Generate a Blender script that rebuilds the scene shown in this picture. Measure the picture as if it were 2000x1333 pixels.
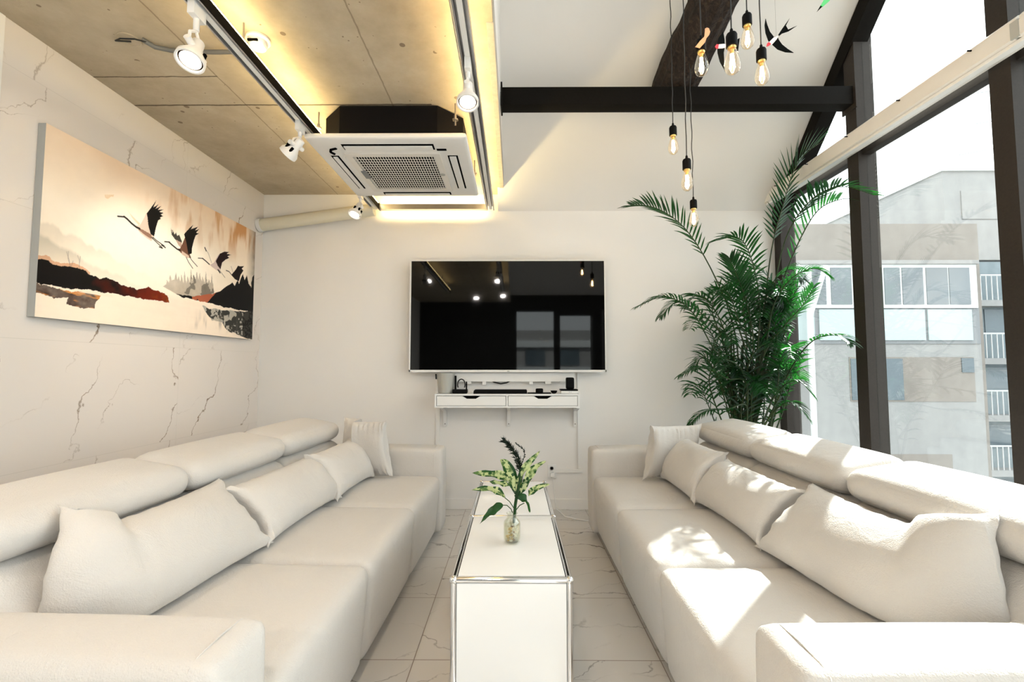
import bpy, bmesh, math, random
import numpy as np
from mathutils import Vector, Matrix, Euler, noise
random.seed(7)
for o in list(bpy.data.objects): bpy.data.objects.remove(o)
SC = bpy.context.scene; COL = SC.collection
PI = math.pi

# ------------------------------------------------------------------ camera
EYE = Vector((0, 0, 1.246)); F = 889.0
PITCH = math.atan(51.5/F); YAW = math.atan(5/F)
cd = bpy.data.cameras.new('camera'); cam = bpy.data.objects.new('camera', cd); COL.objects.link(cam)
cd.sensor_width = 36; cd.lens = 36*F/2000; cd.clip_start = .05; cd.clip_end = 300
cam.location = EYE; cam.rotation_euler = (PI/2+PITCH, 0, YAW)
SC.camera = cam
# ------------------------------------------------------------------ exposure
vs = SC.view_settings
SC.display_settings.display_device = 'sRGB'
vs.view_transform = 'Standard'; vs.look = 'None'; vs.gamma = 1; vs.use_curve_mapping = False
vs.exposure = 0.76
# ------------------------------------------------------------------ world and sun
W = bpy.data.worlds.new('world'); SC.world = W; W.use_nodes = True
bg = W.node_tree.nodes['Background']; bg.inputs[0].default_value = (.97, .985, 1, 1); bg.inputs[1].default_value = 2.3
sl = bpy.data.lights.new('sun', 'SUN'); sl.energy = 11.0; sl.angle = .012; sl.color = (1, .97, .92)
so = bpy.data.objects.new('sun', sl); COL.objects.link(so); so.location = (8, 10, 9)
so.rotation_euler = Vector((-1, -1.01, -1.11)).to_track_quat('-Z', 'Y').to_euler()

def lamp(name, kind, loc, aim, energy, color, **k):
    d = bpy.data.lights.new(name, kind); d.energy = energy; d.color = color
    for a, b in k.items(): setattr(d, a, b)
    o = bpy.data.objects.new(name, d); COL.objects.link(o); o.location = loc
    o.rotation_euler = Vector(aim).to_track_quat('-Z', 'Y').to_euler(); return o

def at(u, v, Y):
    "point of the place at depth Y for a spot measured in the 2000x1333 photograph"
    x = (u-1000)/F; z = (666.5-v)/F
    y = math.cos(PITCH)-z*math.sin(PITCH); z2 = math.sin(PITCH)+z*math.cos(PITCH)
    X = x*math.cos(YAW)-y*math.sin(YAW); y2 = x*math.sin(YAW)+y*math.cos(YAW)
    t = Y/y2; return Vector((X*t, Y, EYE.z+z2*t))

# ------------------------------------------------------------------ materials
class NT:
    def __init__(s, name):
        s.m = bpy.data.materials.new(name); s.m.use_nodes = True; s.t = s.m.node_tree
        s.b = s.t.nodes['Principled BSDF']; s.out = s.t.nodes['Material Output']
    def n(s, typ, ins=None, **attrs):
        nd = s.t.nodes.new(typ)
        for a, b in attrs.items(): setattr(nd, a, b)
        for k, v in (ins or {}).items():
            if isinstance(v, bpy.types.NodeSocket): s.t.links.new(v, nd.inputs[k])
            else: nd.inputs[k].default_value = v
        return nd
    def math(s, op, a, b=0.0, c=None, clamp=False):
        d = {0: a, 1: b}
        if c is not None: d[2] = c
        nd = s.n('ShaderNodeMath', d, operation=op); nd.use_clamp = clamp; return nd.outputs[0]
    def pos(s): return s.n('ShaderNodeNewGeometry').outputs['Position']
    def obj(s): return s.n('ShaderNodeTexCoord').outputs['Object']
    def noise(s, vec, scale, detail=4, rough=.55, dist=0):
        return s.n('ShaderNodeTexNoise', {'Vector': vec, 'Scale': scale, 'Detail': detail, 'Roughness': rough, 'Distortion': dist})
    def ramp(s, fac, stops):
        nd = s.n('ShaderNodeValToRGB', {0: fac}); e = nd.color_ramp.elements
        while len(e) < len(stops): e.new(.5)
        for el, (p, c) in zip(e, stops):
            el.position = p; el.color = c if len(c) == 4 else (*c, 1)
        return nd.outputs[0]
    def mix(s, fac, a, b):
        nd = s.n('ShaderNodeMix', data_type='RGBA')
        for k, v in ((0, fac), (6, a), (7, b)):
            if isinstance(v, bpy.types.NodeSocket): s.t.links.new(v, nd.inputs[k])
            else: nd.inputs[k].default_value = v if (k == 0 or len(v) == 4) else (*v, 1)
        return nd.outputs[2]
    def set(s, **k):
        for a, v in k.items():
            i = s.b.inputs[a.replace('_', ' ')]
            if isinstance(v, bpy.types.NodeSocket): s.t.links.new(v, i)
            else: i.default_value = (*v, 1) if isinstance(v, tuple) and len(v) == 3 else v
        return s
    def bump(s, h, strength=.3, dist=.01):
        nd = s.n('ShaderNodeBump', {'Height': h, 'Strength': strength, 'Distance': dist})
        s.t.links.new(nd.outputs[0], s.b.inputs['Normal']); return s

def plain(name, col, rough=.5, metal=0, var=.04, scale=12, bump=0, spec=.5, coat=0):
    k = NT(name); p = k.obj(); nz = k.noise(p, scale)
    a = tuple(max(0, c*(1-var)) for c in col); b = tuple(min(1, c*(1+var)) for c in col)
    k.set(Base_Color=k.mix(nz.outputs[0], a, b), Roughness=rough, Metallic=metal, Coat_Weight=coat)
    k.b.inputs['Specular IOR Level'].default_value = spec
    if bump: k.bump(k.noise(p, scale*12).outputs[0], bump, .002)
    return k.m

def emis(name, col, strength):
    k = NT(name); k.set(Base_Color=col, Emission_Color=col, Emission_Strength=strength); return k.m

def clear(name, tint=(1, 1, 1), ior=1.5, rough=.0, extra=0.0):
    k = NT(name)
    tr = k.n('ShaderNodeBsdfTransparent', {0: (*tint, 1)}); gl = k.n('ShaderNodeBsdfGlossy', {0: (1, 1, 1, 1), 'Roughness': rough})
    g = k.n('ShaderNodeNewGeometry'); dt = k.n('ShaderNodeVectorMath', {0: g.outputs['Normal'], 1: g.outputs['Incoming']}, operation='DOT_PRODUCT')
    c = k.math('SUBTRACT', 1, k.math('ABSOLUTE', dt.outputs['Value']), clamp=True); f0 = ((ior-1)/(ior+1))**2
    f = k.math('ADD', k.math('MULTIPLY', k.math('POWER', c, 5), 1-f0), f0+extra, clamp=True)
    mx = k.n('ShaderNodeMixShader', {0: f, 1: tr.outputs[0], 2: gl.outputs[0]})
    k.t.links.new(mx.outputs[0], k.out.inputs[0]); return k.m

def fabric(name, col):
    k = NT(name); p = k.obj()
    big = k.noise(p, 3, 3); fine = k.noise(p, 260, 2)
    c = k.mix(big.outputs[0], tuple(c*.96 for c in col), tuple(min(1, c*1.03) for c in col))
    c = k.mix(k.math('MULTIPLY', fine.outputs[0], .25), c, tuple(c*.86 for c in col))
    k.set(Base_Color=c, Roughness=.75, Sheen_Weight=.15)
    k.b.inputs['Specular IOR Level'].default_value = .25
    wr = k.noise(p, 7, 4, .6, 1.2)
    h = k.math('ADD', k.math('MULTIPLY', wr.outputs[0], .5), k.math('MULTIPLY', fine.outputs[0], .12))
    return k.bump(h, .5, .03).m

def marble(name, base, vein, planar, size, off, grout, rough=.15, vein_w=.02, spec=.5, groutw=.003, dirs=None):
    "planar: 'xy' floor or 'yz' wall; size: tile; off: joint offsets"
    k = NT(name); p = k.pos(); sp = k.n('ShaderNodeSeparateXYZ', {0: p})
    A, B = ('X', 'Y') if planar == 'xy' else ('Y', 'Z')
    ta = k.math('DIVIDE', k.math('SUBTRACT', sp.outputs[A], off[0]), size[0])
    tb = k.math('DIVIDE', k.math('SUBTRACT', sp.outputs[B], off[1]), size[1])
    fa, fb = k.math('FLOOR', ta), k.math('FLOOR', tb)
    seed = k.n('ShaderNodeCombineXYZ', {0: k.math('MULTIPLY', fa, 3.7), 1: k.math('MULTIPLY', fb, 5.3), 2: k.math('ADD', fa, fb)})
    v = k.n('ShaderNodeVectorMath', {0: p, 1: seed.outputs[0]}, operation='ADD').outputs[0]
    warp = k.noise(v, 1.3, 5, .55); jag = k.noise(v, 7, 5, .65); msk = k.noise(v, 1.5, 3); msk2 = k.noise(v, 2.6, 3); thick = k.noise(v, 5, 3)
    sv = k.n('ShaderNodeSeparateXYZ', {0: v})
    def vein_set(ca, cb, freq, wob, w, mask, lo):
        t = k.math('ADD', k.math('MULTIPLY', sv.outputs[A], ca*freq), k.math('MULTIPLY', sv.outputs[B], cb*freq))
        t = k.math('ADD', t, k.math('ADD', k.math('MULTIPLY', warp.outputs[0], wob), k.math('MULTIPLY', jag.outputs[0], wob*.16)))
        d = k.math('DIVIDE', k.math('ABSOLUTE', k.math('SUBTRACT', k.math('FRACT', t), .5)), freq)
        wd = k.math('ADD', k.math('MULTIPLY', k.math('POWER', thick.outputs[0], 3), w*6), w*.25)
        l = k.math('SUBTRACT', 1, k.math('DIVIDE', d, wd), clamp=True)
        return k.math('MULTIPLY', l, k.math('MULTIPLY', k.math('SUBTRACT', mask.outputs[0], lo), 5, clamp=True))
    l1 = vein_set(*dirs[0], vein_w, msk, .40); l2 = k.math('MULTIPLY', vein_set(*dirs[1], vein_w*.7, msk2, .48), .8)
    lt = k.math('MAXIMUM', l1, l2, clamp=True)
    cloud = k.noise(v, .9, 4)
    c = k.mix(cloud.outputs[0], tuple(x*.95 for x in base), tuple(min(1, x*1.02) for x in base))
    c = k.mix(lt, c, vein)
    def joint(t, s):
        f = k.math('FRACT', t); d = k.math('MINIMUM', f, k.math('SUBTRACT', 1, f))
        return k.math('LESS_THAN', d, groutw/s)
    g = k.math('MAXIMUM', joint(ta, size[0]), joint(tb, size[1]))
    c = k.mix(g, c, grout)
    k.set(Base_Color=c, Roughness=k.math('ADD', k.math('MULTIPLY', g, .5), rough))
    k.b.inputs['Specular IOR Level'].default_value = spec
    return k.m

M = {}
M['wall'] = plain('white plaster', (.84, .82, .795), .85, var=.015, scale=4, bump=.12, spec=.2)
M['slope'] = plain('white wallpaper', (.79, .775, .755), .9, var=.01, scale=4, bump=.1, spec=.2)
M['darkwall'] = plain('darkened plaster', (.05, .05, .05), .9, spec=.1)  # unseen rear wall is coloured dark so the television reflects black
M['tile'] = marble('marble wall tile', (.74, .69, .65), (.18, .11, .055), 'yz', (1.16, .62), (1.95, 1.38-.62*2), (.60, .56, .52), .14, .0060, .35, .0013, ((1, -.42, 1.7, 1.5), (.75, -.95, 2.3, 2.2)))
M['floor'] = marble('marble floor tile', (.655, .625, .59), (.12, .10, .09), 'xy', (1.05, .525), (-.43, 2.014-.525*5), (.25, .20, .17), .10, .0075, .5, .002, ((.2, 1, 3.2, 2.0), (-.6, 1, 4.5, 3)))
M['steel'] = plain('dark brown steel', (.026, .020, .016), .6, .1, .35, 90, spec=.3, bump=.2)
M['beamsteel'] = plain('black brown steel', (.006, .005, .004), .7, .0, .5, 60, spec=.08)
M['white_metal'] = plain('white enamel', (.82, .81, .79), .35)
M['cream'] = plain('cream plastic', (.78, .75, .70), .45)
M['white_plastic'] = plain('white plastic', (.82, .81, .79), .4)
M['grey_plastic'] = plain('grey plastic', (.42, .42, .39), .45)
M['black'] = plain('black plastic', (.003, .003, .003), .6, spec=.1)
M['blackmetal'] = plain('black sheet metal', (.006, .005, .005), .7, spec=.08)
M['slot'] = plain('black slot', (.004, .004, .004), .9, spec=0.0)
M['chrome'] = plain('chrome', (.85, .85, .85), .07, 1, .01)
M['alu'] = plain('galvanised steel', (.50, .50, .51), .35, .85, .12, 30)
M['white_panel'] = plain('white lacquer', (.86, .86, .85), .12, var=.01, scale=3)
M['sofa'] = fabric('off white leather', (.645, .615, .58))
M['pillow'] = fabric('off white pillow cloth', (.655, .625, .59))
M['glass'] = clear('window glass', (.94, .975, .97), 1.5, 0, .03)
M['bulbglass'] = clear('amber bulb glass', (1, .92, .80), 1.45, .02, .06)
M['vaseglass'] = clear('jar glass', (.93, .94, .90), 1.45, .0, .06)
M['water'] = clear('water', (.97, .96, .88), 1.33)
M['filament'] = emis('filament', (1, .70, .38), 160)
M['brass'] = plain('brass', (.75, .55, .2), .3, 1)
M['lens'] = emis('lamp lens', (1, .80, .62), 5)
M['down'] = emis('downlight diffuser', (1, .86, .72), 30)
M['led'] = emis('led strip', (1, .76, .36), 44)
M['rust'] = plain('threaded rod', (.30, .27, .24), .5, .8)
M['cable'] = plain('black cable', (.012, .012, .012), .6)
M['conduit'] = plain('grey conduit', (.14, .14, .135), .5)
M['ivory'] = plain('ivory pipe', (.74, .70, .56), .5)
M['red'] = plain('red paint', (.55, .01, .03), .5)
M['orange'] = plain('orange paint', (.85, .38, .14), .5)
M['greenpaint'] = plain('green paint', (.02, .55, .08), .4)
M['birdblack'] = plain('black card', (.004, .005, .005), .9, spec=.05)
M['birdwhite'] = plain('white card', (.85, .83, .83), .6)
M['canvas_side'] = plain('grey canvas edge', (.38, .39, .38), .8)

# concrete with pits, form joints and stains
k = NT('raw concrete'); p = k.pos(); sp = k.n('ShaderNodeSeparateXYZ', {0: p})
big = k.noise(p, 1.6, 5, .6); mid = k.noise(p, 9, 5, .65)
c = k.ramp(k.math('ADD', k.math('MULTIPLY', big.outputs[0], .6), k.math('MULTIPLY', mid.outputs[0], .4)), [(.3, (.38, .31, .215)), (.55, (.50, .43, .32)), (.75, (.60, .54, .43))])
vor = k.n('ShaderNodeTexVoronoi', {'Vector': p, 'Scale': 6.5, 'Randomness': 1}); pm = k.noise(p, 4.3, 2)
pit = k.math('MULTIPLY', k.math('LESS_THAN', vor.outputs['Distance'], k.math('MULTIPLY', pm.outputs[0], .16)), k.math('GREATER_THAN', pm.outputs[0], .5))
v2 = k.n('ShaderNodeTexVoronoi', {'Vector': p, 'Scale': 22, 'Randomness': 1}); pit2 = k.math('MULTIPLY', k.math('LESS_THAN', v2.outputs['Distance'], .11), k.math('GREATER_THAN', mid.outputs[0], .56))
wob = k.math('MULTIPLY', k.math('SUBTRACT', mid.outputs[0], .5), .016)
def cl(axis, at_, w):
    d = k.math('ABSOLUTE', k.math('SUBTRACT', k.math('ADD', sp.outputs[axis], wob), at_)); return k.math('LESS_THAN', d, w)
jn = k.math('MULTIPLY', k.math('MAXIMUM', cl('X', -1.62, .004), cl('X', -.735, .004)), .55)
cr = k.math('MULTIPLY', cl('Y', 2.655, .0065), k.math('LESS_THAN', sp.outputs['X'], -.5))
cr2 = k.math('MULTIPLY', cl('Y', 2.385, .004), k.math('LESS_THAN', sp.outputs['X'], -1.62))
c = k.mix(k.math('MULTIPLY', k.math('MAXIMUM', pit, pit2), .7), c, (.13, .085, .05))
c = k.mix(jn, c, (.16, .11, .07)); c = k.mix(k.math('MULTIPLY', k.math('MAXIMUM', cr, cr2), .85), c, (.07, .05, .03))
k.set(Base_Color=c, Roughness=.9); k.bump(mid.outputs[0], .25, .01); M['concrete'] = k.m

# tree bark
k = NT('bark'); p = k.obj(); mp = k.n('ShaderNodeMapping', {'Vector': p, 'Scale': (9, 9, 1.6)})
b1 = k.noise(mp.outputs[0], 4, 8, .7, .8)
k.set(Base_Color=k.ramp(b1.outputs[0], [(.35, (.008, .006, .005)), (.55, (.035, .022, .016)), (.75, (.09, .06, .04))]), Roughness=.95); k.bump(b1.outputs[0], 1, .03); M['bark'] = k.m

def leaf(name, dark, light, trans, scale=20, thr=None):
    k = NT(name); p = k.obj(); nz = k.noise(p, scale, 3, .6, .4)
    c = k.ramp(nz.outputs[0], thr and [(thr-.04, dark), (thr+.04, light)] or [(.35, dark), (.7, light)])
    k.set(Base_Color=c, Roughness=.38)
    t = k.n('ShaderNodeBsdfTranslucent', {0: (*trans, 1)})
    ad = k.n('ShaderNodeMixShader', {0: .35, 1: k.b.outputs[0], 2: t.outputs[0]}); k.t.links.new(ad.outputs[0], k.out.inputs[0]); return k.m
M['palm'] = leaf('palm leaf', (.002, .013, .006), (.008, .038, .012), (.02, .20, .02))
M['stem'] = leaf('palm stem', (.012, .035, .006), (.06, .09, .02), (.03, .08, .01))
M['leafdark'] = leaf('dark green leaf', (.003, .028, .004), (.015, .09, .012), (.015, .13, .015), 30)
M['leafvar'] = leaf('variegated leaf', (.02, .10, .02), (.62, .68, .34), (.3, .45, .12), 48, .47)
M['leafblack'] = leaf('blackish fern leaf', (.002, .008, .004), (.006, .022, .01), (.004, .02, .008), 30)
# outdoors
def streak(name, a, b, rough=.85):
    k = NT(name); p = k.pos(); mp = k.n('ShaderNodeMapping', {'Vector': p, 'Scale': (1.6, 1.6, .25)}); n1 = k.noise(mp.outputs[0], 1.5, 6, .6); n2 = k.noise(p, 5, 5)
    k.set(Base_Color=k.ramp(k.math('ADD', k.math('MULTIPLY', n1.outputs[0], .6), k.math('MULTIPLY', n2.outputs[0], .4)), [(.35, a), (.65, b)]), Roughness=rough); return k.m
M['render_grey'] = streak('grey render', (.26, .255, .25), (.33, .325, .32))
M['render_light'] = streak('pale render', (.25, .25, .25), (.31, .31, .305))
M['render_tan'] = streak('tan render', (.20, .178, .16), (.26, .235, .212))
M['render_blue'] = streak('blue grey render', (.17, .21, .23), (.24, .28, .30))
M['upvc'] = plain('white window frame', (.60, .62, .62), .5)
M['aqua'] = plain('pale aqua panel', (.40, .47, .475), .5)
M['pane'] = plain('outdoor pane', (.16, .18, .195), .15, var=.3, scale=1.2)
M['panedark'] = plain('bluish dark pane', (.10, .13, .15), .2, var=.3, scale=1.5)  # darker, bluer colour for some outdoor panes
M['asphalt'] = plain('asphalt', (.2, .2, .2), .95)
M['trimgrey'] = plain('grey metal edge', (.2, .21, .22), .6)

# ------------------------------------------------------------------ mesh helpers
def nb(): return bmesh.new()
def box(bm, x0, x1, y0, y1, z0, z1, bev=0):
    vs_ = [bm.verts.new((x, y, z)) for z in (z0, z1) for y in (y0, y1) for x in (x0, x1)]
    fs = [bm.faces.new([vs_[i] for i in f]) for f in ((0, 2, 3, 1), (4, 5, 7, 6), (0, 1, 5, 4), (2, 6, 7, 3), (0, 4, 6, 2), (1, 3, 7, 5))]
    if bev:
        es = list({e for f in fs for e in f.edges})
        bmesh.ops.bevel(bm, geom=es, offset=bev, segments=2, profile=.7, affect='EDGES')
    return bm
def frame_of(d):
    d = d.normalized(); a = Vector((0, 0, 1)) if abs(d.z) < .9 else Vector((1, 0, 0))
    x = d.cross(a).normalized(); return x, d.cross(x).normalized()
def tube(bm, pts, r, seg=8, caps=True):
    pts = [Vector(p) for p in pts]; rings = []; n = len(pts); prev = None
    for i, p in enumerate(pts):
        d = (pts[min(i+1, n-1)]-pts[max(i-1, 0)])
        if d.length < 1e-9: d = Vector((0, 0, 1))
        if prev is None: x, y = frame_of(d)
        else:
            dn = d.normalized(); x = (prev-dn*prev.dot(dn)); x = x.normalized() if x.length > 1e-6 else frame_of(d)[0]; y = dn.cross(x)
        prev = x; rr = r[i] if isinstance(r, (list, tuple)) else r
        rings.append([bm.verts.new(p+(x*math.cos(2*PI*k/seg)+y*math.sin(2*PI*k/seg))*rr) for k in range(seg)])
    for a, b in zip(rings, rings[1:]):
        for k in range(seg): bm.faces.new((a[k], a[(k+1) % seg], b[(k+1) % seg], b[k]))
    if caps: bm.faces.new(rings[0][::-1]); bm.faces.new(rings[-1])
    return bm
def lathe(bm, prof, c=(0, 0, 0), seg=24, axis=None, caps=True):
    "prof [(r, h)] revolved about axis through c"
    c = Vector(c); ax = Vector(axis).normalized() if axis is not None else Vector((0, 0, 1)); x, y = frame_of(ax)
    rings = [[bm.verts.new(c+ax*h+(x*math.cos(2*PI*k/seg)+y*math.sin(2*PI*k/seg))*max(r, 1e-4)) for k in range(seg)] for r, h in prof]
    for a, b in zip(rings, rings[1:]):
        for k in range(seg): bm.faces.new((a[k], a[(k+1) % seg], b[(k+1) % seg], b[k]))
    if caps: bm.faces.new(rings[0][::-1]); bm.faces.new(rings[-1])
    return bm
def prism(bm, poly, axis, a0, a1):
    "poly of 2-tuples in the other two axes (in xyz order), extruded along axis"
    def mk(p, a):
        l = list(p); l.insert('xyz'.index(axis), a); return bm.verts.new(l)
    A = [mk(p, a0) for p in poly]; B = [mk(p, a1) for p in poly]; n = len(poly)
    bm.faces.new(A); bm.faces.new(B[::-1])
    for i in range(n): bm.faces.new((A[i], B[i], B[(i+1) % n], A[(i+1) % n]))
    return bm
def soft(bm, x0, x1, y0, y1, z0, z1, r, bulge=(0, 0, 0), n=11, fn=None):
    t = bmesh.new(); bmesh.ops.create_cube(t, size=2); bmesh.ops.subdivide_edges(t, edges=t.edges[:], cuts=n, use_grid_fill=True)
    c = Vector(((x0+x1)/2, (y0+y1)/2, (z0+z1)/2)); h = Vector(((x1-x0)/2, (y1-y0)/2, (z1-z0)/2))
    for v in t.verts:
        p = Vector([math.sin(a*PI/2) for a in v.co]); q = Vector([p[i]*h[i] for i in range(3)])
        ci = Vector([max(-(h[i]-r), min(h[i]-r, q[i])) for i in range(3)]); d = q-ci
        if d.length > 1e-9: q = ci+d.normalized()*r
        for i in range(3):
            a, b = (i+1) % 3, (i+2) % 3
            q[i] += bulge[i]*p[i]*(1-p[a]**2)*(1-p[b]**2)
        q += c
        v.co = fn(q) if fn else q
    me = bpy.data.meshes.new('t'); t.to_mesh(me); t.free(); bm.from_mesh(me); bpy.data.meshes.remove(me); return bm

def wpos(o):
    v = Vector((0, 0, 0))
    while o: v += o.location; o = o.parent
    return v
def obj(name, bm, m, parent=None, local=False, smooth=True):
    bmesh.ops.recalc_face_normals(bm, faces=bm.faces[:])
    me = bpy.data.meshes.new(name); bm.to_mesh(me); bm.free()
    for mm in (m if isinstance(m, (list, tuple)) else [m]): me.materials.append(mm)
    o = bpy.data.objects.new(name, me); COL.objects.link(o)
    if parent is not None:
        if not local: me.transform(Matrix.Translation(-wpos(parent)))
        o.parent = parent
    elif not local:
        xs = np.empty(len(me.vertices)*3); me.vertices.foreach_get('co', xs); xs = xs.reshape(-1, 3)
        lo, hi = xs.min(0), xs.max(0); c = Vector(((lo[0]+hi[0])/2, (lo[1]+hi[1])/2, lo[2]))
        me.transform(Matrix.Translation(-c)); o.location = c
    if smooth:
        me.polygons.foreach_set('use_smooth', [True]*len(me.polygons))
        try: me.set_sharp_from_angle(angle=math.radians(38))
        except Exception: pass
    return o
def tag(o, label, cat, group=None, kind=None):
    o['label'] = label; o['category'] = cat
    if group: o['group'] = group
    if kind: o['kind'] = kind
    return o
def thing(name, label, cat, loc=(0, 0, 0), group=None):
    o = bpy.data.objects.new(name, None); COL.objects.link(o); o.location = loc; o.empty_display_size = .05
    return tag(o, label, cat, group)
def struct(name, bm, m, label, smooth=False):
    o = obj(name, bm, m, smooth=smooth); o['kind'] = 'structure'; o['label'] = label; o['category'] = name.split('_')[0]; return o
def part(name, bm, m, parent, label=None, local=False, smooth=True):
    o = obj(name, bm, m, parent, local, smooth)
    if label: o['label'] = label
    return o

# ------------------------------------------------------------------ room shell
YB, XL, XR, ZC, XE = 4.085, -2.30, 2.35, 2.83, -.10     # back wall, left wall, window plane, slab underside, slab edge
ZS = 2.672; SL = .97                                    # foot and slope of the pitched ceiling
YR = 1.60; ZR = ZS+SL*(YB-YR); YN = -3.0; ZN = 3.0
struct('floor', box(nb(), XL-.3, XR+.3, YN-.2, YB+.2, -.12, 0), M['floor'], 'glossy white marble tiled floor between the sofas')
struct('wall_back', prism(nb(), [(XL-.2, 0), (XR+.13, 0), (XR+.13, ZS+.12), (XE, ZS+.12), (XE, ZC+.16), (XL-.2, ZC+.16)], 'y', YB, YB+.12), M['wall'], 'plain white back wall behind the television')
struct('wall_left', box(nb(), XL-.12, XL, 1.955, YB, 0, ZC), M['tile'], 'white marble tiled wall with brown veins behind the left sofa')
struct('wall_left_front', box(nb(), XL-.12, XL+.004, YN, 1.953, 0, ZC), M['wall'], 'white plaster strip of wall at the left edge of the view')
struct('ceiling', box(nb(), XL-.12, XE, YN, YB, ZC, ZC+.14), M['concrete'], 'raw concrete slab ceiling with form joints and pits')
struct('ceiling_slope', prism(nb(), [(YB, ZS), (YR, ZR), (YR, ZR+.1), (YB+.12, ZS+.02)], 'x', XE-.05, XR+.02), M['slope'], 'white pitched ceiling rising from the back wall')
struct('ceiling_slope_rear', prism(nb(), [(YR, ZR), (YN, ZN), (YN, ZN+.1), (YR, ZR+.1)], 'x', XE-.05, XR+.02), M['slope'], 'white pitched ceiling falling behind the viewer')
struct('wall_upper', prism(nb(), [(YB, ZC+.14), (YB, ZS+.02), (YR, ZR), (YN, ZN), (YN, ZC+.14)] if False else [(3.78, ZC+.14), (YR, ZR), (YN, ZN), (YN, ZC+.14)], 'x', XE-.05, XE-.001), M['wall'], 'white upper wall above the slab edge')
# rear wall with two window openings
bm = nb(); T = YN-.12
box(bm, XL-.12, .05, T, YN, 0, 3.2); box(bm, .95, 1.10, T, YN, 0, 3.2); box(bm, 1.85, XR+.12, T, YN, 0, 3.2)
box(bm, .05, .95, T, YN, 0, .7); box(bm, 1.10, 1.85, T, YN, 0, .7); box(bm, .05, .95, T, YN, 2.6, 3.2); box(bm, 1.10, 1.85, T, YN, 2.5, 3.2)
struct('wall_rear', bm, M['darkwall'], 'unseen rear wall with two windows behind the viewer, coloured dark to blacken the screen reflection')
for i, (a, b, z) in enumerate(((.05, .95, 2.6), (1.10, 1.85, 2.5))):
    w = struct('window_%d' % (8+i), box(nb(), a, b, T+.04, T+.05, .7, z), M['glass'], 'rear window pane seen only as a reflection')
struct('baseboard_back', box(nb(), XL+.01, XR, YB-.012, YB-.0005, 0, .09, .003), M['wall'], 'low white baseboard under the television wall')
struct('trim_9', box(nb(), XE-.03, XE+.004, 2.0, YB-.005, ZC-.004, ZC+.135, .003), plain('slab edge', (.42, .39, .33), .9, var=.3, scale=30), 'rough grey edge of the concrete slab')

# window wall: posts, low sill, rafter, transom, glass
def roofz(y): return ZS+SL*(YB-y) if y > YR else ZR+(ZN-ZR)*(YR-y)/(YR-YN)
posts = [4.07, 3.147, 2.19, 1.245, .30, -.645, -1.59, -2.53]
for i, y in enumerate(posts):
    struct('trim_%d' % (i+1), prism(nb(), [(y-.10, 0), (y, 0), (y, roofz(y)-.01), (y-.10, roofz(y-.10)-.01)], 'x', XR, XR+.125), M['steel'], 'dark brown steel post of the window wall' + (' behind the palm', ' at the end of the beam', ' at the right edge of the view')[i] if i < 3 else 'dark brown steel post of the window wall beside the viewer')
struct('wall_right_sill', box(nb(), XR+.02, XR+.14, YN, YB, 0, .22), M['steel'], 'low dark sill under the window wall')
r1 = .17
struct('trim_10', prism(nb(), [(YB-.01, ZS-.012), (YR, ZR-.012), (YR, ZR-r1), (YB-.01, ZS-r1)], 'x', XR-.01, XR+.10), M['beamsteel'], 'black sloping steel rafter along the top of the window wall')
struct('trim_11', prism(nb(), [(YR, ZR-.012), (YN, ZN-.012), (YN, ZN-r1), (YR, ZR-r1)], 'x', XR-.01, XR+.10), M['beamsteel'], 'black sloping steel rafter above the viewer')
for i in range(len(posts)-1):
    y1, y0 = posts[i]-.10, posts[i+1]
    struct('trim_%d' % (12+i), box(nb(), XR+.03, XR+.09, y0, y1, 2.70, 2.76), M['steel'], 'dark transom bar in the window wall')
    w = struct('window_%d' % (i+1), prism(nb(), [(y0, .22), (y1, .22), (y1, roofz(y1)-.02), (y0, min(roofz(y0), 9)-.02)], 'x', XR+.055, XR+.061), M['glass'], 'tall clear window pane of the window wall')

# steel beam and trunk
bm = nb(); box(bm, XE+.005, XR-.012, 3.05, 3.15, 3.061, 3.189, .004)
o = thing('steel_beam', 'black square steel beam running from the slab edge to the window post', 'beam', (1.1, 3.1, 3.061))
part('beam_tube', bm, M['beamsteel'], o)
part('end_plate', box(nb(), XR-.012, XR, 3.03, 3.165, 3.03, 3.20, .002), M['steel'], o)
part('end_plate', box(nb(), XE+.0045, XE+.016, 3.03, 3.17, 3.05, 3.215, .002), M['beamsteel'], o)
bm = nb(); a0, a1 = at(1316, 172, 3.26), at(1436, -90, 2.50)
a0 -= (a1-a0).normalized()*.08; pts = []; rr = []
for i in range(40):
    t = i/39; t2 = t*1.5; p = a0.lerp(a1, t2); pts.append(p); rr.append(.146*(1+.05*math.sin(t*9)))
tube(bm, pts, rr, 40)
ax = (a1-a0).normalized()
for v in bm.verts:
    q = a0+ax*((v.co-a0).dot(ax)); d = (v.co-q)
    v.co = q+d*(1+.10*(noise.noise(v.co*Vector((1, 1, 1))*9)) + .05*math.sin(math.atan2(d.dot(frame_of(ax)[0]), d.dot(frame_of(ax)[1]))*13))
    v.co.z = min(max(v.co.z, 3.09), roofz(v.co.y)-.012)
t_ = thing('tree_trunk', 'rough dark tree trunk leaning up from behind the black steel beam', 'tree trunk', a0)
part('trunk_wood', bm, M['bark'], t_)
bm = nb(); tube(bm, [at(1412, -40, 2.86), at(1415, 30, 2.87), at(1400, 70, 2.88), at(1385, 110, 2.90)], [.008, .007, .005, .002], 6)
part('vine', bm, M['bark'], t_)

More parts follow.
